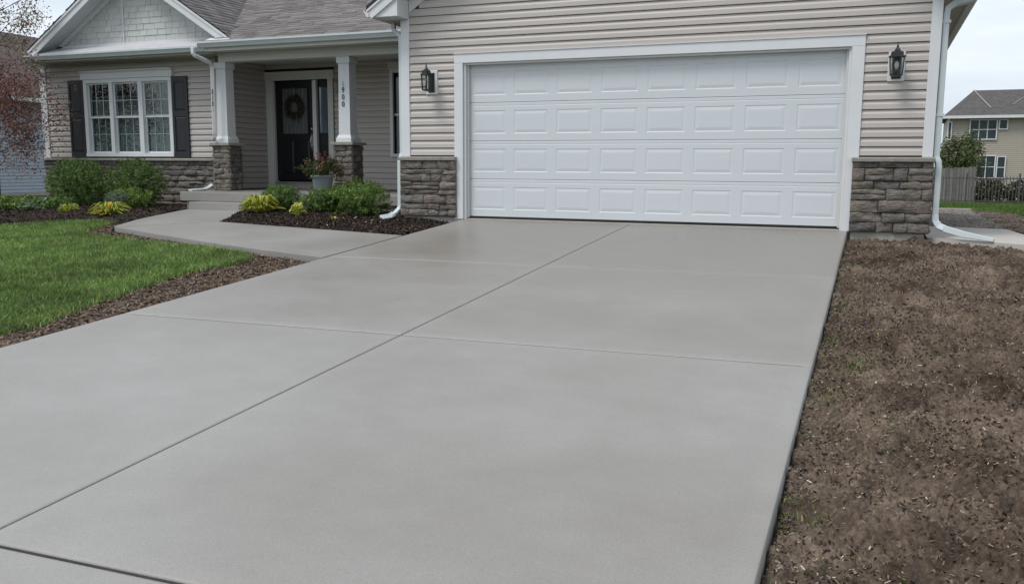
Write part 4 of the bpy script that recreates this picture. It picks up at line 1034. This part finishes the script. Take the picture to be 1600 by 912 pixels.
o = clods('side_clods', x, y, Gz(x, y) + .05 + .05 * fbm(x * 1.7, y * 1.7, 3) + .02 * fbm(x * 9, y * 9, 2), r, [(.10, .078, .064), (.075, .058, .048), (.15, .125, .105)]); tag(o, 'lumps of dark soil beyond the pale concrete pad', 'soil')
x, y = sample_poly(path, 5000); r = .004 + .014 * nr.random(len(x)) ** 2
o = clods('path_stones', x, y, Gz(x, y) + .06 + .03 * fbm(x * 2, y * 2, 3), r, [(.20, .175, .15), (.13, .11, .095), (.26, .23, .20)]); tag(o, 'loose fine gravel on the path beside the garage', 'gravel')
curb = put('path_edging', poly_sheet('tmp', [(6.2, 13.62), (7.44, 13.57), (7.45, 13.75), (6.2, 13.80)], lambda x, y: Gz(x, y) + .085, 'pad_concrete', .3, thick=.2).data); bpy.data.objects.remove(bpy.data.objects['tmp'])
tag(curb, 'pale edging strip at the far end of the gravel path', 'edging')
far = [(6.0, 13.85), (7.46, 13.8), (7.98, 9.1), (9.6, 6.8), (14, 4.5), (22, 27.3), (6.0, 27.3)]
poly_sheet('back_lawn', far, lambda x, y: Gz(x, y) + .01, 'grass_floor', 1.0)
x, y = sample_poly([(6.3, 13.9), (7.46, 13.85), (7.98, 9.15), (9.6, 6.9), (11.5, 6.5), (13.5, 27.3), (6.3, 27.3)], 42000)
o = blades('grass_back', x, y, Gz(x, y) + .01, .075, .009, [(.085, .15, .03), (.11, .18, .04), (.07, .125, .025)], lean=.8); tag(o, 'mown green grass of the lawn behind the house', 'grass')

# ================================================================== PLANTS
def leaves(P, Nrm, size, pal, asp=.5, droop=0.0, spread=.8, amt=.2):
    """leaf-shaped faces (a folded diamond each) at points P facing roughly Nrm"""
    n = len(P); d = Nrm + nr.normal(0, spread, (n, 3)); d /= np.linalg.norm(d, axis=1)[:, None] + 1e-9
    r = nr.normal(0, 1, (n, 3)); u = np.cross(d, r); u /= np.linalg.norm(u, axis=1)[:, None] + 1e-9
    u[:, 2] -= droop; s = np.cross(d, u); s /= np.linalg.norm(s, axis=1)[:, None] + 1e-9
    l = (size * (.6 + .8 * nr.random(n)))[:, None]; w = l * asp
    V = np.stack([P - u * l * .5, P + s * w * .5 + d * l * .06, P + u * l * .5, P - s * w * .5 + d * l * .06], 1)
    b = np.arange(n)[:, None] * 4
    F = np.concatenate([b + np.array([[0, 1, 2]]), b + np.array([[0, 2, 3]])], 0)
    return V.reshape(-1, 3), F, np.repeat(jitter_cols(n, pal, amt), 4, 0)
def bush_points(n, rx, ry, h, lump=.16, freq=2.3, flat=0.6, inner=.35, tuft=26, tl=.050):
    """leaves gathered in tufts along short shoots that point out of a rounded, lumpy crown"""
    K = max(8, n // tuft); d = nr.normal(0, 1, (K, 3)); d /= np.linalg.norm(d, axis=1)[:, None]
    ph = nr.random(6) * 6.28
    lm = 1 + lump * (np.sin(d[:, 0] * freq * 2 + ph[0]) * np.sin(d[:, 1] * freq * 2 + ph[1]) + .7 * np.sin(d[:, 2] * freq * 3 + d[:, 0] * 5 + ph[2]) + .6 * np.sin(d[:, 0] * 9 + d[:, 1] * 7 + ph[3]))
    rr = (1 - (1 - inner) * nr.random(K) ** 2.6) * lm * (1 + nr.normal(0, .035, K))
    c = d * rr[:, None] * np.array([rx, ry, h / 2]); c[:, 2] += h * .53
    up = d + np.array([0, 0, .35]) + nr.normal(0, .3, (K, 3)); up /= np.linalg.norm(up, axis=1)[:, None]
    t = nr.random((K, tuft, 1)); L_ = tl * (.6 + .8 * nr.random((K, 1, 1)))
    P = c[:, None] + up[:, None] * L_ * (t - .75) * 2 + nr.normal(0, 1, (K, tuft, 3)) * tl * (.34 - .22 * t)
    P = P.reshape(-1, 3); D_ = np.repeat(up, tuft, 0)
    P[:, 2] = np.where(P[:, 2] < h * .07, h * .07 + nr.random(len(P)) * h * .12, P[:, 2])
    return P, D_
def stems(parent, n, h, spread, r0=.008):
    m = MB()
    for i in range(n):
        a = rnd.random() * 6.28; s_ = rnd.uniform(.2, 1) * spread
        m.tube([(0, 0, -.03), (math.cos(a) * s_ * .35, math.sin(a) * s_ * .35, h * .4), (math.cos(a) * s_, math.sin(a) * s_, h * .8)], r0, r0, 5, taper=[1, .8, .4])
    return bld('stem', m, 'bark', parent, kind='stuff')
def shrub(name, loc, rx, ry, h, n, size, pal, label, group=None, asp=.5, lump=.16, spread=.8, spikes=0, cat='shrub', freq=2.3):
    o = empty(name, loc); tag(o, label, cat, group)
    P, d = bush_points(n, rx, ry, h, lump, freq)
    if spikes:                                     # feathery shoots standing out of the outline
        k = spikes; dd = nr.normal(0, 1, (k, 3)); dd[:, 2] = np.abs(dd[:, 2]); dd /= np.linalg.norm(dd, axis=1)[:, None]
        m = 16; t = nr.random((k, m)); base = dd[:, None, :] * np.array([rx, ry, h / 2]) * (.72 + .42 * t[..., None]); base = base + nr.normal(0, .008, base.shape); base[..., 2] += h * .53
        P = np.concatenate([P, base.reshape(-1, 3)]); d = np.concatenate([d, np.repeat(dd, m, 0)])
    V, F, C = leaves(P, d, size, pal, asp, 0, spread)
    C = C * np.repeat(1 + .22 * np.sin(P[:, 0] * 23 + 1) * np.sin(P[:, 2] * 19 + P[:, 1] * 17), 4)[:, None]
    ob = soup('foliage', V, F, 'leaf', C, o, kind='stuff')
    stems(o, 7, h, min(rx, ry) * .6)
    return o
DG = [(.070, .145, .028), (.100, .185, .038), (.044, .092, .020), (.150, .240, .052), (.080, .155, .038), (.20, .28, .068)]
LG_ = [(.145, .245, .046), (.20, .30, .062), (.100, .185, .038), (.26, .34, .085), (.075, .14, .03)]
shrub('boxwood', (-8.02, .82, -.08), .56, .50, .88, 27000, .026, DG, 'large rounded dark green shrub left under the triple window', 'clipped shrubs under the window', spikes=0, lump=.035)
shrub('boxwood', (-7.02, 1.16, -.08), .52, .50, .88, 25000, .026, DG + [(.075, .12, .03)], 'large rounded dark green shrub right under the triple window', 'clipped shrubs under the window', spikes=0, lump=.035)
shrub('low_shrub', (-6.42, .42, -.05), .36, .30, .36, 4200, .030, LG_, 'small bright green shrub before the right big shrub', None, spikes=60)
shrub('grey_shrub', (-6.30, .02, -.06), .19, .17, .33, 1500, .034, [(.13, .18, .13), (.10, .15, .09), (.17, .21, .16)], 'small grey green plant behind the orange yellow hosta', None, asp=.3, spikes=30, cat='plant')
shrub('needle_shrub', (-3.47, .62, -.02), .31, .27, .40, 4600, .050, DG + LG_[:2], 'spiky dark green shrub before the porch, nearest the step', 'shrubs in the porch bed', asp=.16, spikes=120, spread=.6)
shrub('needle_shrub', (-2.74, .60, -.02), .29, .26, .36, 4400, .042, DG + LG_[:3], 'low green shrub in the middle of the porch bed', 'shrubs in the porch bed', asp=.22, spikes=90)
shrub('needle_shrub', (-2.44, .72, -.02), .26, .24, .42, 4200, .042, LG_ + DG[:3], 'low green shrub touching the large one before the porch', 'shrubs in the porch bed', asp=.22, spikes=90)
shrub('needle_shrub', (-1.72, .18, -.02), .39, .34, .50, 8200, .042, LG_ + DG[1:4] + LG_[:2], 'largest bright green shrub in the porch bed near the downspout', 'shrubs in the porch bed', asp=.22, spikes=170, lump=.2)
for (x_, y_, rx, h, pal, lb) in [(-8.50, -.35, .33, .33, LG_, 'low green shrub at the left edge of the photo'), (-8.06, -.20, .26, .34, LG_ + [(.16, .18, .04)], 'yellowish green low shrub left of the corner downspout'),
                                (-7.78, -.32, .24, .27, [(.15, .20, .14), (.10, .15, .08), (.19, .23, .17)] + LG_[:2], 'pale grey green low shrub before the yellowish one'), (-7.72, .10, .26, .32, DG + LG_[:2], 'dark green low shrub beside the left big shrub')]:
    shrub('low_shrub', (x_, y_, -.12), rx, rx * .85, h * .9, 2400, .034, pal, lb, 'low shrubs by the house corner', spikes=50)

def hosta(loc, r, h, n, pal, label, lw=.05, cat='hosta'):
    o = empty('hosta', loc); tag(o, label, cat, 'yellow leafed plants in the beds')
    V = []; F = []; C = []; pal = np.array(pal)
    for i in range(n):
        a = rnd.random() * 6.28; el = rnd.uniform(.15, 1.0); L_ = r * rnd.uniform(.7, 1.1); c = pal[rnd.randrange(len(pal))] * rnd.uniform(.8, 1.2); w0 = lw * rnd.uniform(.7, 1.2)
        i0 = len(V); seg = 5; off = rnd.uniform(0, .25) * r
        for k in range(seg + 1):
            t = k / seg; rad = off + L_ * t * (.55 + .45 * (1 - el)); z_ = h * el * math.sin(min(1, t * 1.15) * math.pi * .62) * (1.0 if t < .7 else 1 - (t - .7) * .9) + .01
            w = w0 * math.sin(math.pi * (t * .86 + .10)) ** .8
            cx_, sy_ = math.cos(a + .25 * t * (rnd.random() - .5)), math.sin(a)
            px, py = -math.sin(a), math.cos(a)
            V += [(cx_ * rad + px * w / 2, sy_ * rad + py * w / 2, z_ + .012), (cx_ * rad, sy_ * rad, z_), (cx_ * rad - px * w / 2, sy_ * rad - py * w / 2, z_ + .012)]
            C += [c] * 3
        for k in range(seg):
            b = i0 + k * 3; F += [(b, b + 1, b + 4), (b, b + 4, b + 3), (b + 1, b + 2, b + 5), (b + 1, b + 5, b + 4)]
    soup('leaves', np.array(V), np.array(F), 'leaf', np.array(C), o, kind='stuff')
    return o
YP = [(.42, .44, .06), (.52, .52, .09), (.33, .40, .07), (.25, .36, .07), (.50, .45, .07), (.44, .47, .10)]
hosta((-5.92, -.48, -.09), .34, .22, 120, YP + [(.55, .30, .03)], 'yellow hosta with orange leaf tips beside the walk', .032)
hosta((-7.02, -.28, -.08), .20, .15, 60, YP[2:4] + YP[:1], 'small yellow green hosta left of the orange tipped one', .028)
hosta((-3.50, .12, .0), .34, .28, 140, YP + YP[:3] + [(.50, .36, .04)], 'large bright yellow hosta beside the porch step', .030)
hosta((-2.58, -.20, -.02), .15, .20, 26, YP[:3] + [(.38, .42, .10)], 'small yellow hosta right of the large one', .045)
hosta((-1.78, -.46, -.045), .10, .05, 9, [(.40, .36, .10), (.48, .42, .14)], 'tiny flattened yellow seedling in the dark mulch', .03, 'seedling')

# ---- pot of flowers on the porch
pot = empty('flower_pot', (-3.20, 1.36, FZ)); tag(pot, 'grey tapered pot of reddish flowers beside the right porch column', 'flower pot')
bld('pot', MB().lathe([(.001, .0), (.125, .0), (.13, .012), (.172, .255), (.178, .262), (.195, .265), (.197, .300), (.178, .302), (.172, .290), (.165, .26), (.001, .255)], seg=36), 'pot_grey', pot, smooth=True)
P, d = bush_points(3400, .33, .30, .36, .2); P[:, 2] += .22
V, F, C = leaves(P, d, .034, [(.055, .085, .025), (.075, .11, .03), (.10, .12, .045), (.045, .065, .02)], .45); soup('foliage', V, F, 'leaf', C, pot, kind='stuff')
P2, d2 = bush_points(900, .31, .28, .40, .2, inner=.8); P2[:, 2] += .23; k = P2[:, 2] > .36
V, F, C = leaves(P2[k], d2[k], .026, [(.22, .085, .065), (.30, .13, .10), (.17, .075, .06), (.34, .20, .12), (.13, .06, .05)], .8); soup('flowers', V, F, 'leaf', C, pot, kind='stuff')

# ---- wreath on the front door
wr = empty('wreath', (-5.31, 3.54, 1.83)); tag(wr, 'dried brown twig wreath with ribbon tails on black front door', 'wreath')
th = nr.random(2600) * 6.28; rr = .165 + nr.normal(0, .030, 2600)
P = np.stack([np.cos(th) * rr, nr.normal(0, .014, 2600) - .005, np.sin(th) * rr * 1.08], 1)
dn = np.stack([np.cos(th), -.8 + 0 * th, np.sin(th)], 1)
V, F, C = leaves(P, dn, .036, [(.055, .042, .026), (.075, .058, .036), (.04, .030, .020), (.11, .09, .055), (.06, .045, .03)], .4); V[:, 1] = np.minimum(V[:, 1], .028)
soup('twigs', V, F, 'leaf', C, wr, kind='stuff')
bld('ring', MB().tube([(math.cos(a) * .165, 0, math.sin(a) * .178) for a in np.linspace(0, 6.283, 25)], .022, .022, 6), 'bark', wr)
for sx in (-.065, .065):
    bld('ribbon', MB().box(sx - .009, sx + .009, -.022, -.018, -.34, -.14), 'blind', wr)
bld('hanger', MB().box(-.012, .012, -.008, -.004, .17, .38), 'blind', wr)

# ---- wall lanterns
def lantern(loc, label, m='dark_iron', s=1.0):
    o = empty('wall_lantern', loc); o.scale = (s, s, s); tag(o, label, 'lantern', 'wall lanterns on the house')
    box('mounting_block', 'trim', o, -.087, .087, .0, .03, -.155, .165, .004)
    box('backplate', m, o, -.05, .05, -.012, -.0005, -.13, .13, .005)
    bld('arm', MB().tube([(0, -.012, .105), (0, -.06, .155), (0, -.11, .165), (0, -.15, .135)], .008, .008, 8), m, o, smooth=True)
    c = (0, -.15, 0)
    def hexring(r, z): return [(r, z)]
    bld('roof_cap', MB().lathe([(.001, .098), (.086, .095), (.090, .088), (.088, .103), (.066, .112), (.064, .145), (.030, .160), (.026, .175), (.012, .195), (.001, .197)], c, 6), m, o)
    bld('finial', MB().lathe([(.001, .19), (.012, .192), (.014, .205), (.008, .215), (.005, .235), (.001, .262)], c, 10), m, o, smooth=True)
    bld('base_plate', MB().lathe([(.001, -.130), (.018, -.122), (.060, -.112), (.066, -.104), (.060, -.098), (.001, -.098)], c, 6), m, o)
    for k_ in range(6):
        a0, a1 = k_ * math.pi / 3, (k_ + 1) * math.pi / 3
        t0, t1 = (math.cos(a0), math.sin(a0)), (math.cos(a1), math.sin(a1))
        bld('post', MB().tube([(t0[0] * .060, c[1] + t0[1] * .060, -.105), (t0[0] * .074, c[1] + t0[1] * .074, .096)], .0065, .0065, 4), m, o)
        g = MB(); g.quadpts([(t0[0] * .055, c[1] + t0[1] * .055, -.10), (t1[0] * .055, c[1] + t1[1] * .055, -.10), (t1[0] * .069, c[1] + t1[1] * .069, .094), (t0[0] * .069, c[1] + t0[1] * .069, .094)])
        bld('pane', g, 'lantern_glass', o)
    bld('socket', MB().lathe([(.001, -.098), (.014, -.098), (.014, -.045), (.001, -.044)], c, 10), m, o, smooth=True)
    bld('bulb', MB().lathe([(.001, -.046), (.012, -.044), (.021, -.01), (.022, .012), (.014, .038), (.001, .048)], c, 14), 'lamp_bulb', o, smooth=True)
    return o
lantern((-.472, .0, 1.845), 'black iron lantern left of the garage door')
lantern((5.352, .0, 1.845), 'black iron lantern right of the garage door')
pl = empty('porch_lamp', (-4.27, 3.53, 2.22)); tag(pl, 'small grey upright lamp on the wall right of the front door', 'lantern')
box('backplate', 'weathered_lamp', pl, -.045, .045, -.02, .0, -.22, .22, .006)
bld('shade', MB().lathe([(.001, -.15), (.045, -.15), (.055, .02), (.06, .05), (.05, .06), (.012, .09), (.001, .09)], (0, -.08, 0), 12), 'weathered_lamp', pl, smooth=True)
box('hood', 'dark_iron', pl, .046, .058, -.05, -.0, -.20, -.06, .003)

# ---- young purple leafed tree left of the house
tree = empty('purple_leaf_tree', (-10.25, .95, -.10)); tag(tree, 'slender tree with sparse purple red leaves left of the house', 'tree')
tb = MB()
tb.tube([(0, 0, -.05), (.02, 0, .5), (-.05, .05, 1.2), (.05, .0, 2.2), (.12, .02, 3.2), (.15, 0, 3.9)], .032, .032, 7, taper=[1, .85, .7, .55, .4, .15])
tips = []
def limb(p, dirv, L_, r, depth):
    pts = [Vector(p)]; d = Vector(dirv).normalized()
    for k_ in range(4):
        d = (d + Vector((rnd.gauss(0, .16), rnd.gauss(0, .16), rnd.gauss(.02, .10)))).normalized(); pts.append(pts[-1] + d * L_ / 4)
    tb.tube(pts, r, r, 5, taper=[1, .8, .62, .45, .25])
    if depth:
        for k_ in range(3):
            limb(pts[1 + k_], d + Vector((rnd.gauss(0, .7), rnd.gauss(0, .6), rnd.gauss(0, .5))), L_ * .62, r * .5, depth - 1)
    else: tips.extend(pts[1:])
    if depth == 1: tips.extend(pts[2:])
for (z_, dx, dy, dz, L_) in [(.75, .9, -.1, .35, 1.0), (1.0, .9, .2, .45, 1.2), (1.3, .8, -.4, .25, 1.1), (1.55, 1, .1, .25, 1.3), (1.9, .7, .5, .3, .9), (1.7, -.8, .2, .5, 1.0), (2.2, .2, -.8, .4, .8), (2.0, .9, -.3, .1, 1.1), (1.2, -.9, -.2, .5, .9), (1.45, .5, -.6, .5, 1.0)]:
    limb((0.0, 0, z_), (dx, dy, dz), L_, .012, 2)
low = len(tips)
for (z_, dx, dy, dz, L_) in [(2.9, .9, 0, .45, .9), (3.1, .9, .3, .55, 1.0), (3.3, .6, -.4, .5, .9), (3.2, -.7, .2, .5, .8), (3.6, .6, .1, .6, .7), (2.95, .9, -.3, .30, .9), (3.5, .9, .1, .2, .9)]:
    limb((.12, 0, z_), (dx, dy, dz), L_, .010, 2)
bld('trunk', tb, 'bark', tree, smooth=True)
T = np.array([tuple(t) for t in tips])
def fol(T, per, pal, size, sp):
    P = np.repeat(T, per, 0) + nr.normal(0, sp, (len(T) * per, 3)); return leaves(P, np.tile([0, -.3, .6], (len(P), 1)), size, pal, .55, .3, 1.0)
ex = np.stack([nr.normal(.42, .42, 420), nr.normal(0, .35, 420), nr.normal(1.85, .52, 420)], 1); ex = ex[(ex[:, 2] > .62 + .35 * np.abs(ex[:, 0] - .4)) & (ex[:, 2] < 2.75) & (ex[:, 0] < 1.35)]
tb2 = MB()
for q in ex[:90]:
    base_ = T[:low][np.argmin(((T[:low] - q) ** 2).sum(1))]; tb2.tube([tuple(base_), tuple((base_ + q) / 2 + nr.normal(0, .03, 3)), tuple(q)], .003, .003, 4, taper=[1, .8, .5])
bld('twigs', tb2, 'bark', tree, kind='stuff')
V, F, C = fol(np.concatenate([T[:low], ex, ex]), 9, [(.19, .075, .065), (.25, .10, .08), (.14, .058, .052), (.30, .15, .11), (.17, .11, .07)], .042, .10); soup('crown', V, F, 'leaf', C, tree, kind='stuff')
V, F, C = fol(T[low:], 10, [(.17, .075, .06), (.11, .135, .045), (.14, .17, .05), (.20, .09, .07), (.10, .11, .035)], .045, .07); soup('upper_crown', V, F, 'leaf', C, tree, kind='stuff')

# ================================================================== NEIGHBOURS AND BACK FENCES
def siding_wall(parent, x0, x1, y, z0, z1, exp_, m, ang=0.0, name='siding'):
    """far wall: lapped courses, joined because each is only a few pixels high"""
    mb = MB(); z = z0
    while z < z1:
        mb.quadpts([(x0, y - .02, z), (x1, y - .02, z), (x1, y - .002, z + exp_), (x0, y - .002, z + exp_)]); mb.quadpts([(x0, y, z), (x1, y, z), (x1, y - .02, z), (x0, y - .02, z)]); z += exp_
    return bld(name, mb, m, parent, kind='stuff')
def far_window(parent, x0, x1, z0, z1, y, bars=(1, 1), m='neighbour_glass'):
    f = .06
    o = bld('window', MB().box(x0, x1, y - .05, y - .03, z0, z1), m, parent)
    for (a, b, c, d) in ((x0 - f, x0, z0 - f, z1 + f), (x1, x1 + f, z0 - f, z1 + f), (x0, x1, z0 - f, z0), (x0, x1, z1, z1 + f)): bld('frame', MB().box(a, b, y - .09, y - .02, c, d), 'neighbour_trim', o)
    for q in range(1, bars[0] + 1):
        xx = x0 + (x1 - x0) * q / (bars[0] + 1); bld('muntin', MB().box(xx - .02, xx + .02, y - .07, y - .051, z0, z1), 'neighbour_trim', o)
    for q in range(1, bars[1] + 1):
        zz = z0 + (z1 - z0) * q / (bars[1] + 1); bld('muntin', MB().box(x0, x1, y - .075, y - .052, zz - .02, zz + .02), 'neighbour_trim', o)
    return o
# right: two storey tan house beyond the back fence
nb = empty('tan_house', (9.0, 47.5, -1.5)); nb.rotation_euler = (0, 0, R(-1.5)); tag(nb, 'two storey tan sided house with grey hipped roof beyond the fence', 'house')
W_, D_, H_ = 17.0, 9.0, 5.25
bld('wall', MB().box(0, W_, .02, D_, -.5, H_), 'neighbour_tan', nb)
siding_wall(nb, 0, W_, .02, 0, H_, .115, 'neighbour_tan')
rf = MB(); o_ = .35; rz = H_ + .02; top = H_ + 1.42
rf.v = [(-o_, -o_, rz), (W_ + o_, -o_, rz), (W_ + o_, D_ + o_, rz), (-o_, D_ + o_, rz), (1.05, D_ / 2, top + .5), (W_ - 3, D_ / 2, top + .5)]
rf.v[4] = (1.35, 3.6, top + .32); rf.v[5] = (W_ - 3, 3.6, top + .32)
rf.f = [(0, 1, 5, 4), (1, 2, 5), (2, 3, 4, 5), (3, 0, 4), (3, 2, 1, 0)]
rfo = bld('roof', rf, 'neighbour_roof', nb)
bld('hip_cap', MB().tube([(1.35, 3.55, top + .34), (2.15, .6, rz + .48)], .03, .012, 4), 'stone_cap', rfo)
bld('hip_cap', MB().tube([(4.6, 3.4, top + .28), (3.3, 1.1, rz + .68)], .03, .012, 4), 'stone_cap', rfo)
gp = MB(); gp.prism([(3.2, rz - .0), (9.2, rz), (6.2, rz + 1.9)], 'y', -.42, 3.0)
bld('gutter', MB().box(-o_ - .05, W_ + o_, -o_ - .12, -o_ - .001, rz - .16, rz + .0), 'neighbour_trim', rfo)
bld('soffit', MB().box(-o_, W_ + o_, -o_, .0, rz - .10, rz - .02), 'soffit_tan', rfo)
far_window(nb, 1.12, 2.45, 3.95, 5.0, .0, (2, 1)); far_window(nb, 2.62, 2.98, 4.52, 5.0, .0, (0, 0))
far_window(nb, 1.62, 2.50, 1.72, 2.95, .0, (1, 1)); far_window(nb, 2.66, 3.02, 1.72, 2.9, .0, (0, 1)); far_window(nb, -.02, .10, 3.95, 4.9, .0, (0, 0))
box('corner_trim', 'neighbour_trim', nb, -.06, .10, -.04, .0, .3, 3.6)
for (xx, zz) in ((4.3, 2.35), (4.9, 2.55), (4.85, 1.75)): box('vent', 'dark_iron', nb, xx, xx + .14, -.06, -.02, zz, zz + .12)
# left: pale blue sided house with brown roof
nl = empty('blue_house', (-19.0, 3.0, -.35)); tag(nl, 'pale blue sided house with brown roof behind the purple tree', 'house')
nl.rotation_euler = (0, 0, R(90 + 4))
bld('wall', MB().box(-4, 16, .02, 8, -.3, 3.02), 'neighbour_blue', nl); siding_wall(nl, -4, 16, .02, .18, 3.0, .105, 'neighbour_blue')
box('foundation', 'foundation', nl, -4, 16, -.01, .0, -.3, .17)
lrf = MB().prism([(-.40, 3.05), (4.5, 5.75), (9.4, 3.05)], 'x', -4.5, 16.5); lro = bld('roof', lrf, 'neighbour_roof_brown', nl)
bld('gutter', MB().box(-4.5, 16.5, -.52, -.402, 2.95, 3.08), 'neighbour_trim', lro); bld('soffit', MB().box(-4.5, 16.5, -.40, .0, 2.95, 3.0), 'soffit_tan', lro)

# black metal picket fence at the end of the back lawn
mf = empty('metal_fence', (6.6, 27.5, -.64)); tag(mf, 'thin dark metal picket fence at the end of the back lawn', 'fence')
pk = MB().box(-.012, .012, -.012, .012, 0, 1.08).mesh('picket', 'fence_metal'); ps = MB().box(-.03, .03, -.03, .03, 0, 1.2).mesh('post', 'fence_metal')
for k_ in range(60): put('picket', pk, mf, (k_ * .115, 0, 0))
for k_ in range(4): put('post', ps, mf, (k_ * 1.8 + .06, .03, 0))
for z_ in (.12, .98): bld('rail', MB().box(0, 6.9, -.018, .018, z_, z_ + .035), 'fence_metal', mf)
# weathered board fence behind it
bf = empty('board_fence', (7.2, 30.6, -.72)); tag(bf, 'weathered grey board fence behind the metal pickets', 'fence')
bd_ = MB().box(0, .135, 0, .022, 0, 1.5).mesh('board', 'fence_wood')
for k_ in range(13):
    put('board', bd_, bf, (k_ * .142, rnd.uniform(-.008, .008), rnd.uniform(-.03, .0)), None, (1, 1, rnd.uniform(.97, 1.03)))
for z_ in (.3, 1.2): bld('rail', MB().box(0, 1.85, .03, .07, z_, z_ + .09), 'fence_wood', bf)
# woodpile and shrubs by the fence
for k_, (px, py, rr, hh) in enumerate([(9.6, 31.2, .75, 1.05), (10.9, 31.6, .8, .95), (12.2, 31.5, .9, 1.1)]):
    shrub('fence_shrub', (px, py, -.75), rr, .6, hh, 11000, .075, [(.055, .06, .034), (.065, .075, .036), (.08, .07, .05)], ['dark shrub behind the metal fence next to the board fence', 'dark middle shrub behind the metal fence', 'dark shrub behind the metal fence at the right photo edge'][k_], 'shrubs behind the metal fence')
# small tree before the tan house
st = empty('garden_tree', (9.15, 40.0, -.95)); tag(st, 'small bushy green tree before the tan house', 'tree')
tk = MB(); tk.tube([(0, 0, -.1), (.05, 0, .8), (0, .05, 1.6), (.1, 0, 2.8)], .09, .09, 7, taper=[1, .8, .6, .3])
for k_ in range(9):
    a = k_ * 2.4; tk.tube([(0, 0, .9 + k_ * .16), (math.cos(a) * .5, math.sin(a) * .5, 1.4 + k_ * .18), (math.cos(a) * .95, math.sin(a) * .9, 1.8 + k_ * .2)], .03, .03, 5, taper=[1, .7, .3])
bld('trunk', tk, 'bark', st, smooth=True)
cen = nr.normal(0, 1, (55, 3)); cen /= np.linalg.norm(cen, axis=1)[:, None]; cen *= (.35 + .65 * nr.random((55, 1)) ** .5) * np.array([1.05, 1.0, 1.35]); cen[:, 2] += 2.05
P = np.repeat(cen, 150, 0) + nr.normal(0, .19, (55 * 150, 3))
V, F, C = leaves(P, P - np.array([0, 0, 2.0]), .12, [(.055, .085, .022), (.08, .11, .03), (.04, .06, .018), (.11, .14, .045), (.14, .16, .07)], .5); soup('crown', V, F, 'leaf', C, st, kind='stuff')
